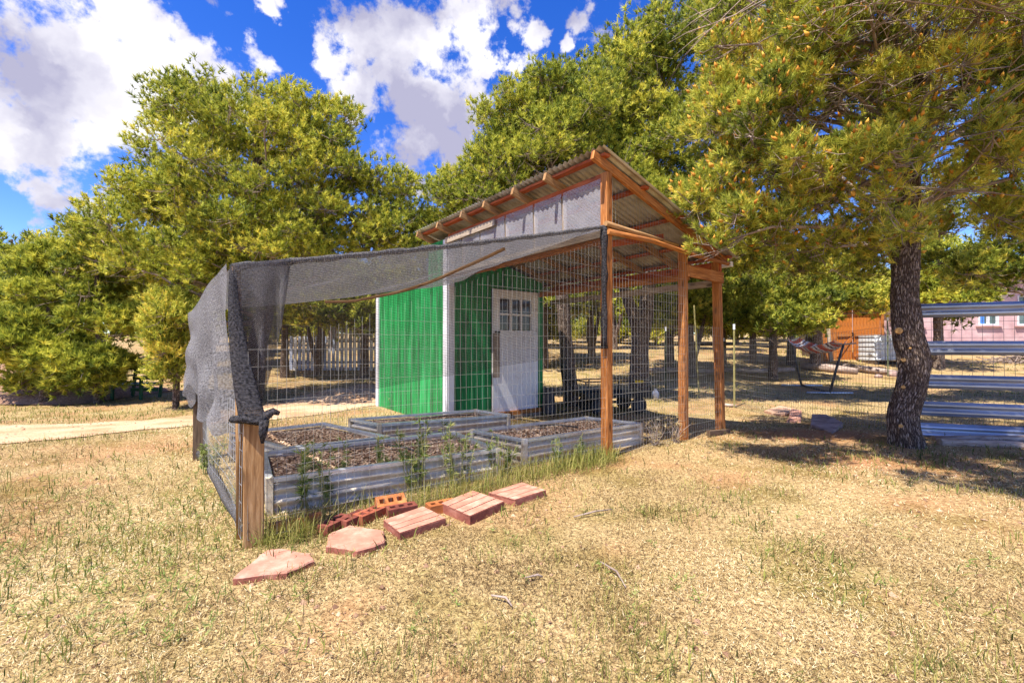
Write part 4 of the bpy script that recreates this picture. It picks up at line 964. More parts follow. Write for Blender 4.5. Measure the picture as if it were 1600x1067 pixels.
vboards(barn, dxr, xr, YB, zb, zt, 8, 'pink_stucco', 'wall', seed=2)
vboards(barn, dxl, dxr, YB, zb + 2.35, zt, 10, 'wood_dark', 'wall', seed=3)
d1 = vboards(barn, dxl + .02, dxm - .02, YB - .05, zb + .02, zb + 2.35, 5, 'wood_barn', 'door', seed=4)
d2 = vboards(barn, dxm + .02, dxr - .02, YB - .05, zb + .02, zb + 2.35, 8, 'wood_barn', 'door', seed=5)
for d, a, b in ((d1, dxl, dxm), (d2, dxm, dxr)):
    m = MB(); m.bar((a + .08, YB - .1, zb + .2), (b - .08, YB - .1, zb + 1.1), .14, .03, up=(0, 1, 0)); m.build('brace', 'wood_barn', d)
    m = MB(); m.bar((a + .05, YB - .11, zb + 1.2), (b - .05, YB - .11, zb + 1.2), .03, .12); m.build('cross_board', 'wood_orange', d)
m = MB(); m.bar((dxm - .06, YB - .14, zb + 1.15), (dxm - .06, YB - .14, zb + 1.32), .06, .05); m.build('latch', 'black_paint', d1)
for x in (dxr + .06, dxl - .06):
    m = MB(); m.bar((x, YB - .09, zb), (x, YB - .09, zt), .12, .08, up=(0, 1, 0)); m.build('door_frame', 'wood_orange', barn)
m = MB(); m.grid(lambda s, t: (xl - .6 + (xr - xl + .9) * s, YB - .6 + 2.2 * t, zt + .02 + .35 * t + .02 * math.cos(s * 160)), 80, 2); m.grid(lambda s, t: (xl - .6 + (xr - xl + .9) * (1 - s), YB - .6 + 2.2 * t, zt + .0 + .35 * t), 2, 2); m.build('roof', 'roof_grey', barn)
m = MB(); m.bar((xl - .35, YB + .7, zb), (xl - .35, YB + .7, zt + .1), 1.3, .05, up=(1, 0, 0)); m.build('wall', 'wood_dark', barn); m = MB(); m.bar((xr, YB + .7, zb), (xr, YB + .7, zt + .1), 1.3, .05, up=(1, 0, 0)); m.build('wall', 'wood_red', barn)
for k, (px, ln) in enumerate(((1277, .35), (1284, .2), (1291, -.2), (1299, .1))):
    a = B(px, 549, -.5); a.z = Tz(a.x, a.y) - .02; m = MB(); m.bar(a, (a.x + ln, YB - .12, a.z + 1.7 + .15 * (k % 2)), .15, .04, up=(0, 1, 0))
    tag(m.build('plank', ('wood_grey', 'wood_tan', 'wood_orange', 'wood_grey')[k]), ('leftmost board leaning on the barn left of its doors, by the far trunk', 'tan board second from left leaning on the barn', 'orange board leaning on the barn, third from the left', 'pale board leaning right beside the barn door')[k], 'board', 'boards leaning on the barn')
# IBC tote
tx0, tx1 = at(1367, 0, 18.6).x, at(1408, 0, 18.6).x; tz = Tz(tx0, 18.6); ty = 18.6
tote = thing('water_tote', ((tx0 + tx1) / 2, ty, tz), 'white plastic water tote in a metal cage on a pallet before the barn', 'water tank')
m = MB(); m.bar(((tx0 + tx1) / 2, ty + .5, tz + .16), ((tx0 + tx1) / 2, ty + .5, tz + 1.22), tx1 - tx0 - .06, .96, up=(0, 1, 0)); m.build('tank', 'white_plastic', tote)
m = MB()
for k in range(6):
    x = tx0 + (tx1 - tx0) * k / 5; m.tube([(x, ty - .01, tz + .14), (x, ty - .01, tz + 1.24)], .012, 5)
for k in range(6): z = tz + .2 + k * .2; m.tube([(tx0, ty - .015, z), (tx1, ty - .015, z)], .012, 5); m.tube([(tx0, ty - .015, z), (tx0, ty + 1, z)], .012, 5)
m.build('cage', 'galvanized', tote)
m = MB()
for k in range(3): m.bar((tx0 + .06 + (tx1 - tx0 - .12) * k / 2, ty + .5, tz - .03), (tx0 + .06 + (tx1 - tx0 - .12) * k / 2, ty + .5, tz + .1), .12, 1.0, up=(0, 1, 0))
m.bar((tx0, ty + .5, tz + .12), (tx1, ty + .5, tz + .12), 1.0, .035); m.build('pallet', 'wood_dark', tote)
# pink house
YH = 23.0
def H(px, py): return at(px, py, YH)
hz = Tz(H(1500, 0).x, YH) - .2; hx0, hx1 = H(1402, 0).x, H(1760, 0).x; htop = H(0, 425).z
house = thing('pink_house', ((hx0 + hx1) / 2, YH, hz), 'pink stucco house partly hidden behind the steel rails', 'house')
wins = [(1410, 1441, 488, 510), (1418, 1440, 462, 474), (1529, 1560, 478, 508), (1590, 1625, 462, 508)]
edges_x = sorted({hx0, hx1, *[H(a, 0).x for w in wins for a in w[:2]]}); edges_z = sorted({hz, htop, *[H(0, a).z for w in wins for a in w[2:]]})
m = MB()
for i in range(len(edges_x) - 1):
    for j in range(len(edges_z) - 1):
        x0, x1, z0, z1 = edges_x[i], edges_x[i + 1], edges_z[j], edges_z[j + 1]; cx_, cz_ = (x0 + x1) / 2, (z0 + z1) / 2
        if any(H(w[0], 0).x < cx_ < H(w[1], 0).x and H(0, w[3]).z < cz_ < H(0, w[2]).z for w in wins): continue
        b = len(m.v); m.v.extend([Vector((x0, YH, z0)), Vector((x1, YH, z0)), Vector((x1, YH, z1)), Vector((x0, YH, z1))]); m.face([b, b + 1, b + 2, b + 3])
for (x, nx) in ((hx0, 0), (hx1, 0)):
    b = len(m.v); m.v.extend([Vector((x, YH, hz)), Vector((x, YH + 7, hz)), Vector((x, YH + 7, htop)), Vector((x, YH, htop))]); m.face([b, b + 1, b + 2, b + 3])
m.build('wall', 'pink_stucco', house)
for k, w in enumerate(wins):
    x0, x1, z0, z1 = H(w[0], 0).x, H(w[1], 0).x, H(0, w[3]).z, H(0, w[2]).z
    m = MB(); m.bar((x0, YH + .02, z0 + .03), (x1, YH + .02, z0 + .03), .12, .06); m.bar((x0, YH + .02, z1 - .03), (x1, YH + .02, z1 - .03), .12, .06)
    for x in (x0 + .03, x1 - .03, (x0 + x1) / 2): m.bar((x, YH + .021, z0 + .06), (x, YH + .021, z1 - .06), .06, .118, up=(0, 1, 0))
    wf = m.build('window', 'trim_paint', house)
    m = MB(); b = 0; m.v.extend([Vector((x0, YH + .09, z0)), Vector((x1, YH + .09, z0)), Vector((x1, YH + .09, z1)), Vector((x0, YH + .09, z1))]); m.face([0, 1, 2, 3]); m.build('pane', 'green_glass', wf)
    if k == 2: m = MB(); m.bar((x0 + .2, YH + .07, z0 + .05), (x0 + .2, YH + .07, z1 - .05), .35, .02, up=(0, 1, 0)); m.build('curtain', 'blue_curtain', wf)
    m = MB(); m.bar((x0 - .15, YH - .06, z0 - .05), (x1 + .15, YH - .06, z0 - .05), .14, .07); m.build('sill', 'pink_stucco', wf)
m = MB(); m.grid(lambda s, t: (hx0 - .5 + (hx1 - hx0 + 1) * s, YH - .6 + 8.2 * t, htop + .0 + .9 * t), 4, 2); m.grid(lambda s, t: (hx0 - .5 + (hx1 - hx0 + 1) * (1 - s), YH - .6 + 8.2 * t, htop - .12 + .9 * t), 4, 2); m.build('roof', 'roof_grey', house)
# brush pile
rb = np.random.default_rng(3); bpz = at(1610, 537, 19.0); lines = []
for k in range(240):
    x = bpz.x + rb.normal() * .8; y = 19 + rb.normal() * .4; z = Tz(x, y) + abs(rb.normal()) * .35 * max(.1, 1 - abs(x - bpz.x) / 2.0); th = rb.random() * PI; l = .5 + rb.random() * .6
    d = np.array([math.cos(th), math.sin(th) * .5, (rb.random() - .5) * .5]) * l / 2; lines.append([np.array([x, y, z]) - d, np.array([x, y, z]), np.array([x, y, z + .03]) + d])
o = wires(lines, .018, 'brush_pile', 'twig', None); o['kind'] = 'thing'; tag(o, 'dark pile of cut branches in front of the pink house', 'brush pile')
# slatted screen seen through the pen
YS = 17.0; a, b = at(448, 0, YS), at(640, 0, YS); z0 = Tz(a.x, YS)
sc = thing('slat_screen', (a.x, YS, z0), 'blue-grey and white upright slat screen seen through the pen', 'screen fence')
n = int((b.x - a.x) / .16)
for k in range(n):
    x = a.x + (b.x - a.x) * k / n
    m = MB(); m.bar((x, YS + .02 * (k % 2), z0 - .1), (x, YS + .02 * (k % 2), z0 + 1.3 + .7 * (x > at(520, 0, YS).x)), .11, .03, up=(0, 1, 0), bev=False); m.build('slat', 'blue_slat' if k % 2 else 'trim_paint', sc)
m = MB(); m.bar((a.x, YS + .06, z0 + .3), (b.x, YS + .06, z0 + .3), .05, .08); m.bar((a.x, YS + .06, z0 + 1.1), (b.x, YS + .06, z0 + 1.1), .05, .08); m.build('cross_rail', 'wood_grey', sc)
# dark green bench in the left trees
x, y, z = spot(226, 621)
gb = thing('slatted_bench', (x, y, z), 'dark green slatted garden bench under the left trees', 'bench')
for k in range(6):
    m = MB(); zz = z + .2 + k * .14; m.bar((x - .33, y + .03 * k, zz), (x + .33, y + .03 * k, zz), .035, .085); m.build('slat', 'dark_green_plastic', gb)
for k in range(4):
    m = MB(); yy = y - .1 - k * .13; m.bar((x - .33, yy, z + .36), (x + .33, yy, z + .36), .1, .03); m.build('seat_slat', 'dark_green_plastic', gb)
for sx_ in (-.34, .34):
    m = MB(); m.bar((x + sx_, y + .05, z - .03), (x + sx_, y + .2, z + .98), .05, .06); m.bar((x + sx_, y - .5, z - .03), (x + sx_, y - .5, z + .55), .05, .06); m.bar((x + sx_, y - .52, z + .55), (x + sx_, y + .12, z + .55), .06, .04); m.build('side_frame', 'dark_green_plastic', gb)
# earth mound at the far left
m = MB(); ex, ey, ez = spot(-30, 628)
def mound(a, b):
    xx = ex + (a - .5) * 5; yy = ey + 1.2 + (b - .5) * 3; h = .8 * max(0, 1 - (2 * (b - .5)) ** 2) * max(0, 1 - (2 * (a - .5)) ** 2) * (.6 + .8 * float(vnoise(a * 8, b * 6, 15)))
    return (xx, yy, Tz(xx, yy) + .02 + h)
tag(m.grid(mound, 36, 24).build('earth_mound', 'soil'), 'low reddish earth mound at the far left edge', 'mound')

# ------------------------------------------------------------------ trees
def tufts(P, Dr, L, nb, bl, bw, rng, tint, spread=.75):
    """needle brushes: nb thin triangles along a short shoot of length L at each P"""
    n = len(P); k = n * nb
    f = rng.random((n, nb, 1))
    base = P[:, None, :] + Dr[:, None, :] * (f * L[:, None, None])
    rd = rng.normal(size=(n, nb, 3)); rd /= np.linalg.norm(rd, axis=2)[..., None]
    d = Dr[:, None, :] * (.45 + .6 * f) + rd * spread; d /= np.linalg.norm(d, axis=2)[..., None]
    side = np.cross(d, rng.normal(size=(n, nb, 3))); side /= np.linalg.norm(side, axis=2)[..., None] + 1e-9
    ln = bl * (.7 + .6 * rng.random((n, nb, 1))) * (.65 + .75 * rng.random((n, 1, 1)))
    A = base - side * bw / 2; Bv = base + side * bw / 2; Cv = base + d * ln
    V = np.stack([A, Bv, Cv], 2).reshape(-1, 3); F = np.arange(3 * k).reshape(-1, 3)
    tt = np.clip(tint[:, None] + rng.normal(size=(n, nb)) * .08 + (f[..., 0] - .5) * .3, 0, 1).ravel()
    return V, F, tt
def bark_tube(pts, radii, n, amp, seed, sub=6):
    """smooth trunk through pts with ridged relief"""
    m = MB(); P = [Vector(p) for p in pts]; out, rr = [], []
    for i in range(len(P) - 1):
        p0, p1, p2, p3 = P[max(0, i - 1)], P[i], P[i + 1], P[min(len(P) - 1, i + 2)]
        for k in range(sub):
            f = k / sub; out.append(.5 * ((2 * p1) + (p2 - p0) * f + (2 * p0 - 5 * p1 + 4 * p2 - p3) * f * f + (3 * p1 - p0 - 3 * p2 + p3) * f ** 3)); rr.append(radii[i] * (1 - f) + radii[i + 1] * f)
    out.append(P[-1]); rr.append(radii[-1])
    A, B_, Q = [], [], []
    for i, p in enumerate(out):
        d = (out[min(i + 1, len(out) - 1)] - out[max(i - 1, 0)]).normalized(); a = d.cross(Vector((0, 1, 0)));
        if a.length < .2: a = d.cross(Vector((1, 0, 0)))
        a.normalize(); b = a.cross(d).normalized(); A.append(a); B_.append(b)
        q = []
        for k in range(n):
            th = 2 * PI * k / n; z = p.z
            rid = float(vnoise(k * 16 / n + .8 * math.sin(z * 3), z * 3.0, seed)) * .6 + float(vnoise(k * 30 / n, z * 7, seed + 1)) * .4
            big = float(vnoise(math.cos(th) * 1.5 + 4, math.sin(th) * 1.5 + z * 1.3, seed + 2)) - .5
            r = rr[i] * (1 + amp * (rid - .5) + .22 * big); q.append((r * math.cos(th), r * math.sin(th)))
        Q.append(q)
    m.sweep(out, Q, A, B_, 0, True, True)
    return m
def make_tree(label, base, trunk, tr_r, masses, nlobe, ntuft, seed, mat='pine_needles', group=None, tuft_L=.1, bl=.075, bw=.011, nb=13, lobe_r=(.35, .6), extra_trunks=(), tint0=.5, ring=16, amp=.25, twig_n=9, cones=0, name='pinyon_pine', limb_r=.045, cat='tree', lim_low=.25, dead=0, low_cut=None, extra_lobes=()):
    rng = np.random.default_rng(seed); rr = random.Random(seed)
    t = thing(name, (base[0], base[1], Tz(base[0], base[1])), label, cat, group)
    bark_tube(trunk, tr_r, ring, amp, seed).build('trunk', 'bark', t)
    for tr, r_ in extra_trunks: bark_tube(tr, r_, ring, amp, seed + 5).build('trunk', 'bark', t)
    # lobes of foliage
    M = np.array(masses, float); wgt = (M[:, 3] * M[:, 4] * M[:, 5]) ** (2 / 3); wgt /= wgt.sum()
    idx = rng.choice(len(M), nlobe, p=wgt); u = rng.normal(size=(nlobe, 3)); u /= np.linalg.norm(u, axis=1)[:, None]
    u[:, 2] = np.where((u[:, 2] < -.6) & (rng.random(nlobe) < .5), -u[:, 2], u[:, 2])
    rad = rng.random(nlobe) ** .5 * .92; LC = M[idx, :3] + u * rad[:, None] * M[idx, 3:6]
    if low_cut is not None: LC[:, 2] = np.maximum(LC[:, 2], low_cut + rng.random(nlobe) * .3)
    gz = T(LC[:, 0], LC[:, 1]); LC[:, 2] = np.maximum(LC[:, 2], gz + .25)
    LR = rng.uniform(lobe_r[0], lobe_r[1], nlobe); cen = M[:, :3].mean(0)
    if len(extra_lobes):
        ex_ = np.array(extra_lobes, float); LC = np.concatenate([LC, ex_]); LR = np.concatenate([LR, rng.uniform(.24, .36, len(ex_))]); nlobe = len(LC)
    # limbs
    lm = MB(); tp = np.array([tuple(p) for p in trunk]); ttop, tbot = tp[-1, 2], tp[0, 2]
    all_tr = [tp] + [np.array([tuple(p) for p in tr]) for tr, _ in extra_trunks]
    cand = np.where(LC[:, 1] > base[1] - 1.6)[0] if cones else np.arange(nlobe)
    prim = set(rng.choice(cand, max(6, int(len(cand) * .16)), replace=False).tolist()); nodes = []
    tmid = np.array(all_tr[0]).mean(0)
    for i in sorted(range(nlobe), key=lambda k: (k not in prim, float(np.hypot(*(LC[k][:2] - tmid[:2]))))):
        c = LC[i]
        if i in prim:
            best = None
            for tpk in all_tr:
                zh = np.clip(c[2] - (.3 + .4 * rr.random()) * np.hypot(c[0] - tpk[0, 0], c[1] - tpk[0, 1]), tpk[0, 2] + (lim_low + .2 * rr.random()) * (tpk[-1, 2] - tpk[0, 2]), tpk[-1, 2])
                p = np.array([np.interp(zh, tpk[:, 2], tpk[:, 0]), np.interp(zh, tpk[:, 2], tpk[:, 1]), zh]); d = np.linalg.norm(p - c)
                if best is None or d < best[0]: best = (d, p)
            d, p = best; r0 = min(limb_r, .012 + .011 * d)
        else:
            NA = np.array(nodes); dd = np.linalg.norm(NA - c, axis=1) + .3 * np.maximum(0, NA[:, 2] - c[2]); p = NA[int(np.argmin(dd))]; d = float(np.linalg.norm(p - c)); r0 = min(.02, .006 + .007 * d)
        mid = p * .5 + c * .5 + np.array([rr.uniform(-.13, .13) * d, rr.uniform(-.13, .13) * d, -.03 * d + rr.uniform(-.1, .1) * d]); m2 = p * .22 + c * .78 + np.array([rr.uniform(-.1, .1) * d, rr.uniform(-.1, .1) * d, rr.uniform(-.08, .04) * d])
        lm.tube([tuple(p), tuple(p * .75 + mid * .25 + np.array([0, 0, .01])), tuple(mid), tuple(m2), tuple(c)], [r0, r0 * .85, r0 * .7, r0 * .45, r0 * .22], 5)
        nodes += [mid, m2, c, (mid + p) / 2] if i in prim else [m2 * .5 + c * .5]
        for k in range(twig_n):
            dv_ = np.array([rr.gauss(0, 1), rr.gauss(0, 1), rr.gauss(.15, .8)]); dv_ /= np.linalg.norm(dv_) + 1e-6; s = m2 * .6 + c * .4 if k % 2 else c
            e = c + dv_ * LR[i] * rr.uniform(.6, 1.0); md = (s + e) / 2 + np.array([rr.uniform(-.05, .05), rr.uniform(-.05, .05), -.05])
            lm.tube([tuple(s), tuple(md), tuple(e)], [.006, .0045, .0025], 3, caps=False)
    for k in range(dead):      # bare grey twigs hanging inside the crown
        c = LC[rr.randrange(nlobe)] * .6 + cen * .4; a = rr.random() * 2 * PI; l = rr.uniform(.3, .9)
        e = c + np.array([math.cos(a) * l, math.sin(a) * l, rr.uniform(-.6, .1) * l]); md = (c + e) / 2 + np.array([rr.uniform(-.1, .1), rr.uniform(-.1, .1), rr.uniform(-.12, .05)])
        lm.tube([tuple(c), tuple(md), tuple(e)], [.009, .006, .002], 3, caps=False)
        for _ in range(2):
            q = md * .5 + e * .5; a2 = a + rr.uniform(-1, 1); e2 = q + np.array([math.cos(a2), math.sin(a2), rr.uniform(-.7, .3)]) * l * .4
            lm.tube([tuple(q), tuple((q + e2) / 2 + np.array([0, 0, .02])), tuple(e2)], [.005, .0035, .0015], 3, caps=False)
    lm.build('limbs', 'twig', t)
    # tufts
    n = nlobe * ntuft; li = np.repeat(np.arange(nlobe), ntuft); d = rng.normal(size=(n, 3)); d /= np.linalg.norm(d, axis=1)[:, None]
    flip = (d[:, 2] < -.35) & (rng.random(n) < .7); d[flip, 2] *= -1
    R = LR[li] * (rng.random(n) ** .5)
    P = LC[li] + d * R[:, None] * np.array([1, 1, .8])
    out = P - cen; out /= np.linalg.norm(out, axis=1)[:, None] + 1e-6
    Dr = d * .5 + out * .3 + np.array([0, 0, .85]) + rng.normal(size=(n, 3)) * .25; Dr /= np.linalg.norm(Dr, axis=1)[:, None]
    ok = P[:, 2] > T(P[:, 0], P[:, 1]) + .04
    P, Dr, li = P[ok], Dr[ok], li[ok]; n = len(P)
    lt = tint0 + rng.normal(size=nlobe) * .12; tint = np.clip(lt[li] + rng.normal(size=n) * .15, .02, .98)
    Ls = tuft_L * (.7 + .7 * rng.random(n))
    V, F, tt = tufts(P, Dr, Ls, nb, bl, bw, rng, tint)
    np_mesh('crown', V, F, tt, mat, t)
    if cones:
        sel = rng.choice(n, min(cones, n), replace=False); C = P[sel] + Dr[sel] * (Ls[sel] * .9 + .045)[:, None]; ax_ = Dr[sel]; sd = np.cross(ax_, rng.normal(size=ax_.shape)); sd /= np.linalg.norm(sd, axis=1)[:, None]; s2 = np.cross(ax_, sd)
        k = len(C); s = (.013 + .010 * rng.random(k))[:, None]
        V = np.stack([C - ax_ * s * 1.4, C + sd * s, C + s2 * s, C - sd * s, C - s2 * s, C + ax_ * s * 2.4], 1).reshape(-1, 3)
        o6 = np.arange(k)[:, None, None] * 6; F = (o6 + np.array([[0, 2, 1], [0, 3, 2], [0, 4, 3], [0, 1, 4], [5, 1, 2], [5, 2, 3], [5, 3, 4], [5, 4, 1]])[None]).reshape(-1, 3)
        np_mesh('pollen_cones', V, F, np.repeat(rng.random(k), 8), 'pollen_cone', t, 'stuff')
    return t
def mass(px, py, y, rx, rz, ry=None):
    c = at(px, py, y); s = y / FPX
    return (c.x, c.y, c.z, rx * s, (ry if ry else rx * s * .85), rz * s)
def vtrunk(px, y, tops, rs):
    """trunk from the ground at image column px, depth y, through (px, py) points"""
    x = (px - 800) / FPX * y; z = Tz(x, y)
    return [(x, y, z - .1)] + [tuple(at(a, b, y + (c if len(q) > 2 else 0))) for q in tops for a, b, c in [tuple(q) + ((0,) if len(q) < 3 else ())]]

# main tree on the right
OVER = []      # unseen crown lobes above the lawn, added and laid out to cast shade there
ro = random.Random(21)
while len(OVER) < 78:
    X, Y = ro.uniform(2.3, 5.6), ro.uniform(3.2, 5.0)
    if X > 1.2 * Y + .3: continue
    if Y > 5.25 - .1 * abs(X - 4) and X < 3: continue
    if Y < 4.9 - .95 * (X - 2.3) and X < 4: continue
    if vnoise(X * 1.9, Y * 1.9, 33) < .33: continue
    z = ro.uniform(4.45, 5.0); q = .532 * z
    if Y + SUN_AZ[1] * q > 3.5: continue
    OVER.append((X + SUN_AZ[0] * q, Y + SUN_AZ[1] * q, z))
YT = 5.12
trunkR = [(4.58, YT, -.12)] + [tuple(at(px, py, YT + dy)) for px, py, dy in ((1412, 690, 0), (1408, 650, .02), (1421, 605, .02), (1425, 565, 0), (1417, 520, 0), (1413, 470, .02), (1415, 420, .03), (1419, 350, .05), (1422, 270, .05), (1432, 190, .05), (1440, 110, .05), (1450, 10, .05), (1455, -110, .05))]
rR = [.19, .16, .142, .142, .146, .138, .124, .12, .116, .105, .09, .075, .055, .035]
big = make_tree('large pinyon pine with dark bent trunk beside the steel rails', (4.58, YT), trunkR, rR,
    [mass(1180, 250, 4.9, 110, 95, .8), mass(1120, 330, 5.1, 70, 60, .5), mass(1300, 300, 4.5, 110, 85, .8), mass(1250, 120, 4.9, 170, 130, 1.2), mass(1450, 200, 4.4, 150, 110, 1.0), mass(1540, 330, 5.0, 90, 80, .8),
     mass(1400, 40, 4.6, 200, 130, 1.2), mass(1580, 100, 4.6, 150, 120, 1.0), mass(1300, -120, 5.0, 260, 160, 1.4), mass(1520, -150, 4.8, 260, 160, 1.4), mass(1700, 200, 4.6, 150, 140, 1.2), mass(1330, 390, 5.3, 80, 30, .5), mass(1500, 410, 5.6, 80, 30, .5), mass(1720, 60, 3.9, 140, 140, 1.0), mass(1650, -60, 3.5, 200, 120, .9), mass(1250, 385, 5.2, 95, 30, .5), (3.3, 3.0, 4.9, .8, .6, .45), mass(1090, 350, 5.0, 45, 45, .5), mass(1200, 340, 4.7, 90, 60, .6), mass(1390, 330, 4.5, 80, 60, .5), mass(1210, 180, 4.6, 100, 80, .7), mass(1500, 260, 4.3, 80, 60, .5)],
    385, 52, 11, 'pine_needles_gold', tuft_L=.05, bl=.072, bw=.008, nb=26, lobe_r=(.2, .34), tint0=.58, ring=44, amp=.3, twig_n=10, cones=5200, limb_r=.034, lim_low=.42, dead=380, extra_lobes=OVER)
for k, (px, py, r) in enumerate(((1405, 517, .036), (1402, 562, .022), (1420, 604, .02), (1424, 544, .013), (1411, 638 + 25, .022))):
    z = at(0, py, YT).z; tx = float(np.interp(z, [p[2] for p in trunkR], [p[0] for p in trunkR])); tr = float(np.interp(z, [p[2] for p in trunkR], rR))
    x = at(px, py, YT - tr * .8).x; dx = max(-.9, min(.9, (x - tx) / tr)); dy = -math.sqrt(1 - dx * dx)
    c = Vector((tx + dx * tr * .97, YT + .02 + dy * tr * .97, z)); nrm = Vector((dx, dy, .05)).normalized()
    m = MB(); m.tube([c - nrm * .05, c + nrm * .02, c + nrm * .028], [r * 1.2, r, r * .8], 11, jitter=.2, seed=k); m.build('branch_scar', 'cut_wood', big)
m = MB(); pts = [tuple(at(1432, 195, 5.15)), tuple(at(1480, 160, 5.0)), tuple(at(1540, 125, 4.8)), tuple(at(1640, 100, 4.5))]; bark_tube(pts, [.08, .06, .05, .03], 14, .2, 77).build('large_limb', 'bark', big)
pts = [tuple(at(1418, 280, 5.15)), tuple(at(1360, 225, 5.1)), tuple(at(1290, 215, 5.0)), tuple(at(1220, 235, 4.9))]; bark_tube(pts, [.07, .05, .04, .02], 12, .2, 78).build('large_limb', 'bark', big)

# left big pinyon
YL = 10.0
make_tree('broad rounded pinyon pine rising behind the shade cloth', ((395 - 800) / FPX * YL, YL),
    vtrunk(395, YL, [(400, 560), (415, 470), (410, 400), (405, 330), (400, 250), (400, 150)], 0), [.22, .2, .19, .17, .14, .1, .05],
    [mass(385, 270, YL, 180, 145, 2.0), mass(310, 190, YL, 85, 80, 1.2), mass(470, 200, YL - .3, 90, 75, 1.1), mass(250, 330, YL - .4, 100, 90, 1.4), mass(540, 310, YL, 100, 90, 1.3), mass(600, 335, YL + .4, 50, 62, .8), mass(350, 400, YL - .8, 170, 65, 1.3), mass(165, 400, YL, 62, 62, 1.0), mass(195, 300, YL + .3, 36, 50, .7), mass(420, 470, YL + .3, 130, 50, 1.2), mass(400, 380, YL, 200, 120, 1.6), mass(300, 440, YL - .5, 120, 60, 1.0), mass(220, 420, YL - .2, 70, 60, 1.0), mass(120, 450, YL, 60, 50, .9), mass(600, 385, YL + .4, 60, 40, .8), mass(622, 300, YL + .2, 36, 40, .6), mass(610, 350, YL, 50, 40, .7), mass(520, 400, YL, 80, 50, 1.0)],
    380, 58, 21, tuft_L=.06, bl=.092, bw=.02, nb=19, lobe_r=(.36, .62), tint0=.6, dead=90, lim_low=.2, limb_r=.07)
# small pinyons at the far left
YA = 9.8
make_tree('bushy young pinyon pine at the far left edge', ((70 - 800) / FPX * YA, YA), vtrunk(70, YA, [(72, 560), (75, 480)], 0), [.09, .07, .03],
    [mass(60, 555, YA, 85, 65, 1.0), mass(40, 520, YA + .2, 60, 40, .8), mass(120, 590, YA - .3, 50, 38, .6)], 68, 85, 22, tuft_L=.07, bl=.115, bw=.023, nb=20, lobe_r=(.28, .45), tint0=.52, lim_low=.05, group='young pinyons left of the pen')
YA = 9.9
make_tree('young pinyon pine with bare lower twigs in front of the bench', ((155 - 800) / FPX * YA, YA), vtrunk(155, YA, [(157, 560), (152, 480), (150, 420)], 0), [.09, .075, .06, .03],
    [mass(130, 450, YA + .5, 90, 60, 1.1), mass(170, 520, YA, 60, 55, .8), mass(130, 400, YA + .6, 55, 45, .8), mass(95, 470, YA + .4, 50, 50, .8), mass(175, 580, YA, 40, 30, .5), mass(80, 430, YA + .6, 50, 45, .8), mass(30, 480, YA + .6, 50, 35, .8)], 75, 80, 23, tuft_L=.07, bl=.115, bw=.023, nb=20, lobe_r=(.28, .45), tint0=.56, lim_low=.05, dead=30, group='young pinyons left of the pen')
YA = 9.0
make_tree('yellow-green pinyon shrub right beside the hanging cloth', ((275 - 800) / FPX * YA, YA), vtrunk(275, YA, [(277, 560), (275, 500)], 0), [.06, .05, .02],
    [mass(272, 545, YA, 34, 60, .6), mass(285, 500, YA, 40, 40, .6), mass(262, 590, YA, 28, 24, .4)], 37, 85, 24, 'pine_needles_gold', tuft_L=.13, bl=.07, bw=.02, nb=15, lobe_r=(.25, .38), tint0=.6, lim_low=.05, group='young pinyons left of the pen')
# trees behind the shed
YBt = 9.5
make_tree('pinyon pine rising right behind the porch roof, trunk beside the shed', ((886 - 800) / FPX * YBt, YBt),
    vtrunk(892, YBt, [(890, 600), (884, 540), (880, 480), (872, 400), (865, 300), (850, 170)], 0), [.17, .16, .15, .15, .13, .1, .04],
    [mass(830, 240, YBt + .6, 110, 105, 1.6), mass(745, 300, YBt + .8, 70, 75, 1.1), mass(700, 340, YBt + 1, 50, 50, .9), mass(850, 150, YBt + .4, 60, 40, .8), mass(900, 200, YBt, 80, 100, 1.1), mass(780, 215, YBt + .6, 50, 50, .8), mass(960, 330, YBt, 90, 80, 1.1), mass(680, 370, YBt + 1.2, 60, 40, 1.0), mass(790, 300, YBt + .5, 110, 80, 1.2)],
    260, 58, 31, tuft_L=.06, bl=.09, bw=.0195, nb=17, lobe_r=(.34, .58), tint0=.52, dead=60, lim_low=.45, limb_r=.06, low_cut=2.6)
YC = 11.6
tw1 = vtrunk(1000, YC, [(999, 590), (1000, 540), (1010, 480), (1016, 420), (1020, 300), (1030, 150)], 0)
tw2 = [tuple(at(1000, 560, YC)), tuple(at(995, 510, YC)), tuple(at(982, 470, YC)), tuple(at(968, 420, YC)), tuple(at(950, 300, YC))]
make_tree('tall pinyon pine with forked trunk behind the cart', ((1000 - 800) / FPX * YC, YC), tw1, [.26, .25, .22, .19, .16, .12, .05],
    [mass(960, 190, YC, 100, 110, 1.8), mass(1040, 130, YC, 100, 120, 1.8), mass(890, 170, YC + .5, 60, 70, 1.2), mass(1080, 60, YC, 80, 80, 1.4), mass(1010, 320, YC, 140, 80, 1.6), mass(980, 95, YC, 50, 40, 1), mass(1010, 240, YC - .4, 120, 80, 1.2)],
    230, 56, 32, tuft_L=.07, bl=.105, bw=.024, nb=16, lobe_r=(.4, .68), extra_trunks=((tw2, [.2, .17, .14, .11, .06]),), tint0=.5, dead=40, lim_low=.5, limb_r=.07, low_cut=2.9, ring=20)
YE = 9.0
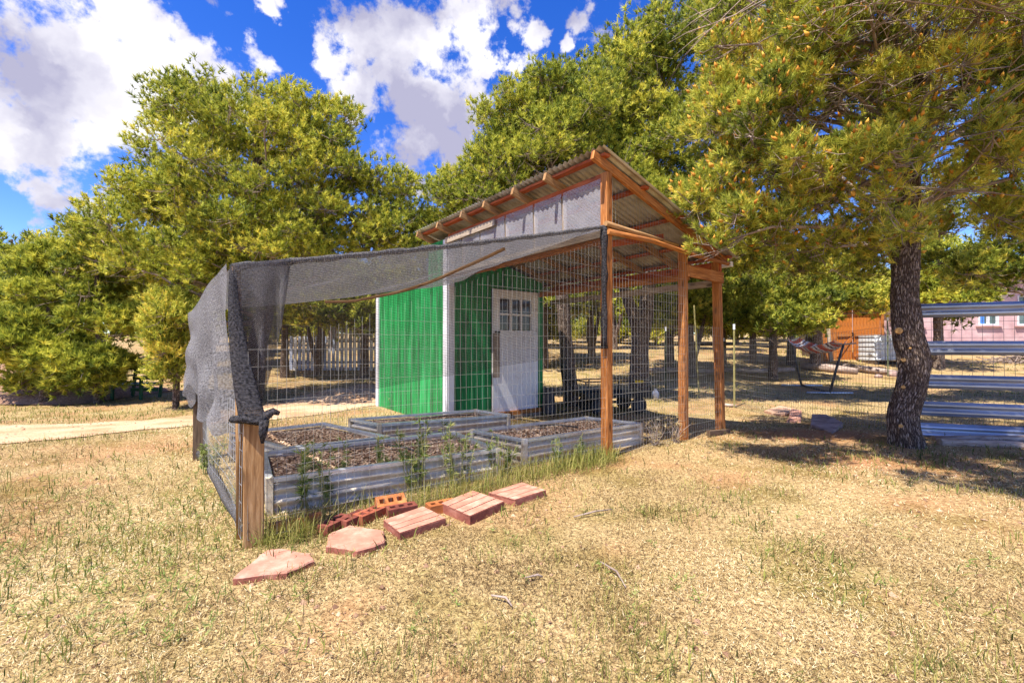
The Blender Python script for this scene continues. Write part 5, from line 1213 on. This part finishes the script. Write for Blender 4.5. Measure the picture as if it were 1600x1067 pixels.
make_tree('tall dark pinyon pine behind the big right tree', ((1418 - 800) / FPX * YE, YE), vtrunk(1418, YE, [(1418, 560), (1416, 480), (1400, 380), (1370, 250), (1340, 60), (1320, -80)], 0), [.17, .15, .14, .13, .11, .08, .04],
    [mass(1160, 120, YE, 110, 110, 1.4), mass(1260, 60, YE, 130, 130, 1.5), mass(1150, 20, YE, 90, 80, 1.2), mass(1380, 150, YE, 130, 120, 1.4), mass(1250, 280, YE, 120, 80, 1.3), mass(1240, -70, YE, 120, 80, 1.3), mass(1170, 390, YE + .5, 110, 55, 1.1), mass(1300, 420, YE + .8, 90, 40, 1.0), mass(1100, 200, YE, 70, 80, 1.0), mass(1450, 330, YE, 80, 60, 1.0), mass(1110, 395, YE + 1, 80, 45, .9), mass(1250, 375, YE + .5, 90, 50, .9), mass(1350, 385, YE + .8, 60, 35, .8), mass(1500, 340, YE + .5, 80, 60, .9)],
    270, 54, 33, 'pine_needles_gold', tuft_L=.06, bl=.09, bw=.02, nb=16, lobe_r=(.34, .55), tint0=.5, dead=60, lim_low=.3, limb_r=.06, low_cut=2.1)
YF = 9.2
make_tree('pinyon pine behind the steel rails, mostly out of view', ((1690 - 800) / FPX * YF, YF), vtrunk(1690, YF, [(1690, 500), (1685, 350), (1680, 200)], 0), [.16, .14, .1, .05],
    [mass(1480, 425, YF + .8, 60, 28, .8), mass(1550, 440, YF + .6, 70, 28, .8), mass(1620, 425, YF + .4, 70, 35, .8), mass(1640, 330, YF, 110, 75, 1.3), mass(1560, 395, YF + .6, 90, 35, 1.0), mass(1700, 230, YF, 140, 110, 1.4), mass(1600, 230, YF, 70, 60, 1.0)], 110, 42, 34, 'pine_needles_gold', tuft_L=.07, bl=.11, bw=.022, nb=20, lobe_r=(.34, .55), tint0=.5, dead=40, lim_low=.3, limb_r=.06, low_cut=1.95)

# far pinyons: two kinds, copied
def far_tree(seed, h, w, gold, fork):
    y0 = 300.0     # built away from the view, then every copy is moved
    tr = [(0, y0, -.1), (.05 * fork, y0, h * .16), (.12 * fork, y0, h * .35), (.1, y0, h * .6), (.1, y0, h * .9)]
    tr = [(x, y, z + Tz(0, y0)) for x, y, z in tr]; z0 = Tz(0, y0)
    ex = ()
    if fork: ex = (([(0, y0, z0 + h * .1), (-.25, y0, z0 + h * .25), (-.55, y0 + .1, z0 + h * .5)], [.12, .1, .05]),)
    ms = [(0, y0, z0 + h * .68, w * .42, w * .42, h * .3), (-w * .25, y0, z0 + h * .5, w * .3, w * .3, h * .2), (w * .25, y0 + .2, z0 + h * .5, w * .3, w * .3, h * .2), (0, y0 - w * .25, z0 + h * .48, w * .28, w * .25, h * .16)]
    return make_tree('far pinyon', (0, y0), tr, [.2, .17, .15, .11, .04], ms, 80, 38, seed, 'pine_needles_gold' if gold else 'pine_needles', tuft_L=.1, bl=.17, bw=.045, nb=13, lobe_r=(.4, .7), tint0=.5, extra_trunks=ex, lim_low=.3, limb_r=.07, twig_n=5)
kinds = [far_tree(41, 5.4, 4.8, True, 1), far_tree(42, 6.2, 5.0, False, 0), far_tree(43, 4.8, 5.2, True, 0)]
fars = [  # column, depth, kind, scale, turn, label
    (497, 15.6, 0, .8, .3, 'pinyon with V-shaped trunk seen through the pen'), (570, 15.0, 2, .85, 1.4, 'pinyon with thick trunk just left of the green wall, seen through the pen'),
    (445, 15.2, 1, .75, 2.2, 'pinyon behind the shade cloth left of the V-shaped trunk'),
    (850, 17.5, 1, .9, .7, 'pinyon trunk right of the shed door in the far wood'), (925, 19, 0, .95, 3.9, 'dark forked pinyon left of the middle porch post'), (1046, 16.5, 2, 1.0, 1.1, 'pinyon with straight dark trunk seen between two porch posts'),
    (1176, 19, 1, .85, 4.4, 'pinyon left of the hammock with slim trunk'), (1272, 17, 0, 1.0, 5.2, 'pinyon with leaning trunk right behind the hammock'), (1236, 18.2, 2, .95, 2.7, 'pinyon with thick trunk behind the left end of the hammock'),
    (1466, 17.5, 1, .95, .2, 'pinyon before the pink house, just right of the big trunk'), (1120, 24, 0, 1.0, 2.0, 'pinyon in the sunny gap right of the porch'),
    (1082, 15.2, 0, .8, 3.3, 'forked pinyon between the second porch post and the last one'),
    (1128, 16.5, 1, .85, 5.5, 'pinyon just right of the last porch post'), (1208, 14.8, 2, .8, 0.4, 'pinyon between the olive metal post and the hammock')]
for px, y, k, lab in ((380, 22, 1, 'far pinyon just above the left end of the shade cloth'), (520, 24, 0, 'far pinyon behind the slat screen'), (620, 22, 2, 'far pinyon hidden mostly by the green wall'), (700, 18, 1, 'far pinyon peeping over the shed roof at its low left end'), (760, 21, 0, 'far pinyon behind the shed door'), (810, 27, 2, 'far pinyon farthest off behind the shed corner'), (880, 26, 1, 'far pinyon beyond the upturned pot'), (960, 25, 0, 'far pinyon beyond the middle porch post'), (1000, 31, 2, 'far pinyon beyond the forked trunk'), (1070, 29, 1, 'far pinyon just right of the second porch post'),
        (1150, 31, 0, 'far pinyon above the olive metal post'), (1210, 27, 2, 'far pinyon left of the barn, in the sun'), (1290, 31, 1, 'far pinyon rising behind the barn roof'), (260, 20, 0, 'far pinyon behind the yellow-green shrub'), (140, 18, 2, 'far pinyon behind the young pinyons on the left'), (1390, 34, 1, 'far pinyon between barn and house'), (1480, 36, 0, 'far pinyon behind the left half of the pink house'), (1580, 34, 2, 'far pinyon behind the right half of the pink house'), (20, 22, 1, 'far pinyon at the left edge of the picture'), (330, 17, 2, 'far pinyon left of the tall rounded one')):
    fars.append((px, y, k, rnd.uniform(.85, 1.15), rnd.random() * 6.28, lab))
used = set()
for px, y, k, s, a, lab in fars:
    src = kinds[k]
    o = src if k not in used else copy_tree(src)
    used.add(k)
    x = (px - 800) / FPX * y; o.location = (x, y, Tz(x, y)); o.scale = (s, s, s); o.rotation_euler = (0, 0, a); tag(o, lab, 'tree', 'pinyons of the far wood')

bush0 = make_tree('far juniper', (0, 320.0), [(0, 320.0, Tz(0, 320) - .1), (.05, 320, Tz(0, 320) + .8), (0, 320, Tz(0, 320) + 2.2)], [.1, .08, .03],
    [(0, 320, Tz(0, 320) + 1.3, 1.7, 1.4, 1.2), (-.9, 320, Tz(0, 320) + .8, 1.0, 1.0, .8), (.9, 320, Tz(0, 320) + .8, 1.0, 1.0, .8)], 46, 55, 51, tuft_L=.22, bl=.12, bw=.05, nb=10, lobe_r=(.4, .65), tint0=.6, lim_low=.05, twig_n=3, name='juniper_bush', cat='bush')
rb = random.Random(8)
for k in range(34):
    px = 330 + 950 * k / 33 + rb.uniform(-25, 25); y = rb.uniform(27, 46); o = bush0 if k == 0 else copy_tree(bush0)
    x = (px - 800) / FPX * y; sc_ = rb.uniform(.8, 1.4); o.location = (x, y, Tz(x, y)); o.scale = (sc_ * 1.2, sc_ * 1.2, sc_); o.rotation_euler = (0, 0, rb.random() * 6.28)
    tag(o, 'sunlit juniper bush closing the far edge of the yard', 'bush', 'juniper bushes at the far edge')
# ------------------------------------------------------------------ weeds, dry shrubs
def weed(px, py, h, seed, label, dry=False, name='weed_plant', group='green weeds along the wire'):
    x, y, z = spot(px, py); r = np.random.default_rng(seed)
    t = thing(name, (x, y, z), label, 'weed' if not dry else 'shrub', group)
    m = MB(); P, Dv = [], []
    ns = 5 if not dry else 12
    for k in range(ns):
        a = r.random() * 2 * PI; ln = h * (.55 + .5 * r.random()); sp = (.3 if not dry else .55) * h * r.random()
        b = np.array([x + r.normal() * .02, y + r.normal() * .02, z - .02]); e = np.array([x + math.cos(a) * sp, y + math.sin(a) * sp, z + ln]); mid = (b + e) / 2 + np.array([r.normal() * .02, r.normal() * .02, .03])
        m.tube([tuple(b), tuple(mid), tuple(e)], [.005, .004, .002], 4, caps=False)
        for q in range(11 if not dry else 5):
            f = .2 + .8 * r.random(); p = b * (1 - f) ** 2 + 2 * mid * f * (1 - f) + e * f * f; P.append(p); aa = r.random() * 2 * PI; Dv.append([math.cos(aa), math.sin(aa), .5])
    m.build('stem', 'twig' if dry else 'grass_stem', t)
    P = np.array(P); Dv = np.array(Dv); Dv /= np.linalg.norm(Dv, axis=1)[:, None]
    V, F, tt = tufts(P, Dv, np.full(len(P), .02), 6 if not dry else 4, .085 * h + .006 if not dry else .06, .018 * h + .002 if not dry else .005, r, np.clip(r.random(len(P)), 0, 1), .7)
    np_mesh('leaves', V, F, tt, 'weed_leaf' if not dry else 'straw', t)
simple('grass_stem', [(.3, (.2, .2, .07)), (.7, (.42, .38, .16))], 8, .8, bump=0)
wl = [(478, 795, .55, 'tallest leafy weed in front of the long front bed, left one'), (486, 770, .4, 'leafy weed inside the wire above the tallest one'), (515, 790, .35, 'weed just right of the tallest leafy weed'), (540, 770, .4, 'leafy weed in the middle of the long front bed'), (592, 765, .42, 'slim leafy weed above the orange brick'),
      (640, 770, .5, 'tall yellowish weed above the dark brick'), (660, 765, .55, 'tall yellowish weed near the right end of the front bed'), (710, 760, .5, 'pale bushy weed above the thick paver'), (728, 752, .42, 'bushy weed right of the pale one'), (775, 745, .4, 'dark green weed at the left corner of the right bed'), (795, 742, .36, 'dark green weed in front of the right bed'), (870, 730, .3, 'low weed left of the middle porch post'), (905, 722, .28, 'low weed against the middle porch post'),
      (320, 742, .35, 'bright green weed clump at the back left post'), (338, 735, .3, 'small weed right of the back left post')]
for k, (px, py, h, lab) in enumerate(wl): weed(px, py, h, 60 + k, lab)
r = np.random.default_rng(14); SP, SD, SL = [], [], []
for k in range(150):
    px, py = (r.normal(190, 95), r.uniform(740, 1010)) if k < 110 else (r.uniform(300, 1560), r.uniform(760, 1000))
    x, y, z = spot(px, py); h = r.uniform(.03, .1)
    for q in range(9): aa = r.random() * 2 * PI; SP.append([x + r.normal() * .012, y + r.normal() * .012, z + h * r.random()]); SD.append([math.cos(aa), math.sin(aa), .7]); SL.append(.4 + .5 * (k % 5) / 5)
SP = np.array(SP); SD = np.array(SD); SD /= np.linalg.norm(SD, axis=1)[:, None]
V, F, tt = tufts(SP, SD, np.full(len(SP), .008), 2, .026, .006, r, np.array(SL), .5)
tag(np_mesh('seedlings', V, F, tt, 'weed_leaf', None, 'stuff'), 'tiny green seedlings scattered through the dry grass', 'seedlings')
weed(1022, 696, .3, 90, 'dry silvery weed left of the second porch post', True, 'dry_weed', 'dry weeds at the porch'); weed(1056, 692, .3, 91, 'dry silvery weed at the foot of the second porch post', True, 'dry_weed', 'dry weeds at the porch')
for k, (px, py) in enumerate(((640, 636), (672, 634), (615, 638))): weed(px, py, .4, 95 + k, ('dry weed against the middle of the green wall', 'dry weed at the white corner of the green wall', 'dry weed at the left end of the green wall')[k], True, 'dry_weed', 'dry weeds at the green wall')

# ------------------------------------------------------------------ grass
def quad_inside(x, y, quad):
    q = np.array(quad); ins = np.ones(len(x), bool); n = len(q)
    s = np.sign(sum((q[(k + 1) % n][0] - q[k][0]) * (q[(k + 1) % n][1] + q[k][1]) for k in range(n)))
    for k in range(n):
        a, b = q[k], q[(k + 1) % n]; cr = (b[0] - a[0]) * (y - a[1]) - (b[1] - a[1]) * (x - a[0]); ins &= (cr * -s > .007)
    return ins
BEDS = [[(-1.66, 3.03), (-.13, 3.9), (-.62, 4.66), (-2.12, 3.78)], [(-2.02, 3.95), (-1.25, 4.42), (-2.22, 5.2), (-2.92, 4.62)], [(-1.5, 5.0), (-.05, 5.7), (-.5, 6.12), (-1.95, 5.36)], [(.12, 4.27), (1.5, 5.18), (.95, 5.62), (-.42, 4.75)], [tuple(S(0, VC, 0)[:2]), tuple(S(UR, VC, 0)[:2]), tuple(S(UR, VE, 0)[:2]), tuple(S(0, VE, 0)[:2])]]
def blades(name, n, dens, seed, ln, wd, up, mat, tint, yr=(1.2, 12), fan=1.3, extra=None, curl=.3, single=False):
    r = np.random.default_rng(seed)
    # sampled per ground area, thinner with distance (blades grow wider there)
    u = r.random(n); y = yr[0] * (yr[1] / yr[0]) ** (u ** .85); x = (r.random(n) * 2 - 1) * (fan * y + .6)
    if extra is not None: x, y = extra(r, n)
    keep = r.random(n) < dens(x, y); x, y = x[keep], y[keep]
    for qd in PAVERS + BEDS:
        k = ~quad_inside(x, y, qd); x, y = x[k], y[k]
    if extra is not None:
        k = np.ones(len(x), bool)
        for bx, by in BRICKS: k &= np.hypot(x - bx, y - by) > .12
        x, y = x[k], y[k]
    n = len(x); z = T(x, y)
    th = r.random(n) * 2 * PI; l = ln * (.5 + r.random(n)) * (1 + .05 * y); w = wd * (.6 + .8 * r.random(n)) * (.55 + .22 * y)
    el = np.clip(r.normal(size=n) * .45 + up, -.05, 1.5)
    d = np.column_stack([np.cos(th) * np.cos(el), np.sin(th) * np.cos(el), np.sin(el)]); sd = np.column_stack([-np.sin(th), np.cos(th), (r.random(n) - .5) * .8]) * (w / 2)[:, None]
    b = np.column_stack([x, y, z + .002 + .012 * r.random(n)]); m = b + d * (l * .55)[:, None] + np.column_stack([0 * x, 0 * x, l * .06]); t = b + d * l[:, None] + np.column_stack([np.cos(th) * l * curl * .3, np.sin(th) * l * curl * .3, -l * curl * .25 * np.sin(el)])
    t[:, 2] = np.maximum(t[:, 2], z + .003)
    if single:
        V = np.stack([b - sd, b + sd, t], 1).reshape(-1, 3); F = np.arange(3 * n).reshape(-1, 3)
        return np_mesh(name, V, F, np.clip(tint(x, y) + r.normal(size=n) * .25 - .5 * (r.random(n) < .26), 0, 1), mat, None, 'stuff')
    V = np.stack([b - sd, b + sd, m + sd * .8, t, m - sd * .8], 1).reshape(-1, 3); o5 = np.arange(n)[:, None] * 5
    F = np.concatenate([np.stack([o5 + 0, o5 + 1, o5 + 2], -1).reshape(-1, 3), np.stack([o5 + 0, o5 + 2, o5 + 4], -1).reshape(-1, 3), np.stack([o5 + 4, o5 + 2, o5 + 3], -1).reshape(-1, 3)])
    tt = np.clip(tint(x, y) + r.normal(size=n) * .2 - .4 * (r.random(n) < .1), 0, 1); tt = np.tile(tt, 3)
    o = np_mesh(name, V, F, tt, mat, None, 'stuff'); return o
def straw_d(x, y): return np.clip(1.05 - bare(x, y), 0, 1) * (.35 + .65 * sm(.3, .6, vnoise(x * 2.3, y * 2.3, 22) * .6 + vnoise(x * 7, y * 7, 23) * .4)) * (in_path(x, y) > 1 - .25 * vnoise(x * 3, y * 3, 21)) * np.where(y > 7, .7, 1)
def straw_t(x, y): return .54 + .6 * (vnoise(x * .9, y * .9, 31) - .5) + .25 * (vnoise(x * 3.3, y * 3.3, 32) - .5)
tag(blades('dry_grass', 620000, straw_d, 1, .0175, .0031, .38, 'straw', straw_t, single=True), 'matted straw-coloured dry grass covering the yard', 'grass')
def green_d(x, y):
    g = sm(.56, .74, vnoise(x * 1.3, y * 1.3, 41) * .6 + vnoise(x * 4, y * 4, 42) * .4)
    left = np.exp(-(((x + 2.3) / .9) ** 2 + ((y - 2.7) / .9) ** 2)); tree = np.exp(-(((x - 4.3) / 1.6) ** 2 + ((y - 4.5) / .6) ** 2)); verge = np.exp(-(((y - 8.6) / .7) ** 2)) * (x < -3)
    back = sm(10, 12, y) * sm(.5, .7, vnoise(x * .7, y * .5, 44)) * .9
    return np.clip(g * .6 + left * .95 + tree * .75 + verge * .9 + back, 0, 1) * (in_path(x, y) > 1.0)
tag(blades('green_grass', 60000, green_d, 2, .05, .0045, .75, 'grass_green', lambda x, y: .45 + .4 * (vnoise(x * 1.5, y * 1.5, 51) - .5) + .25 * (y > 6), yr=(1.3, 24)), 'patchy olive green grass in the shade and at the verge', 'grass')
def stalk_d(x, y): return np.clip(sm(.5, .75, vnoise(x * 2, y * 2, 61) * .6 + vnoise(x * 6, y * 6, 62) * .4) + .8 * sm(-.6, -1.6, x) * (vnoise(x * 9, y * 9, 63) > .6), 0, 1) * (in_path(x, y) > 1.05) * .9
tag(blades('grass_stalks', 40000, stalk_d, 3, .055, .0028, 1.15, 'grass_green', lambda x, y: .55 + .3 * sm(-1.5, 1.5, x) * (1 - sm(3, 5, x)) + .2 * (vnoise(x * 2, y * 2, 71) - .5), yr=(1.3, 9)), 'thin upright dry grass stalks across the yard', 'grass')
def along(r, n):
    s = r.random(n); a, b = np.array([PA.x, PA.y]), np.array([P948.x, P948.y]); p = a + (b - a) * s[:, None] + np.array([.614, -.789]) * (r.normal(size=n) * .09 + .06)[:, None]
    return p[:, 0], p[:, 1]
tag(blades('fence_grass', 5200, lambda x, y: np.clip(.35 + .9 * vnoise(x * 4, y * 4, 81), 0, 1), 4, .13, .0026, 1.15, 'grass_green', lambda x, y: .82 + .3 * (vnoise(x * 3, y * 3, 91) - .5), extra=along), 'long yellowing grass along the front wire', 'grass')
# pebbles and clods
r = np.random.default_rng(9); n = 5000; y = 1.3 * (8 / 1.3) ** r.random(n); x = (r.random(n) * 2 - 1) * (1.3 * y); k = r.random(n) < np.clip(bare(x, y) + .15 + (in_path(x, y) < 1), 0, 1); x, y = x[k], y[k]; n = len(x)
s = (.004 + .012 * r.random(n) ** 3)[:, None]; c = np.column_stack([x, y, T(x, y) + .004 + .012 * (in_path(x, y) < 1.1)]); o = np.array([[-1, -1, -.3], [1, -1, -.3], [1, 1, -.3], [-1, 1, -.3], [0, 0, .8]])
V = (c[:, None] + (o[None] + r.normal(size=(n, 5, 3)) * .25) * s[:, None]).reshape(-1, 3); F = (np.arange(n)[:, None, None] * 5 + np.array([[0, 1, 4], [1, 2, 4], [2, 3, 4], [3, 0, 4]])[None]).reshape(-1, 3)
tag(np_mesh('pebbles', V, F, np.repeat(r.random(n) * .6, 4), 'mulch_chip', None, 'stuff'), 'small reddish pebbles and clods on the bare soil', 'pebbles')
tot = sum(len(o.data.loop_triangles) or len(o.data.polygons) for o in bpy.data.objects if o.type == 'MESH')
print('FACES', tot, 'OBJECTS', len(bpy.data.objects))
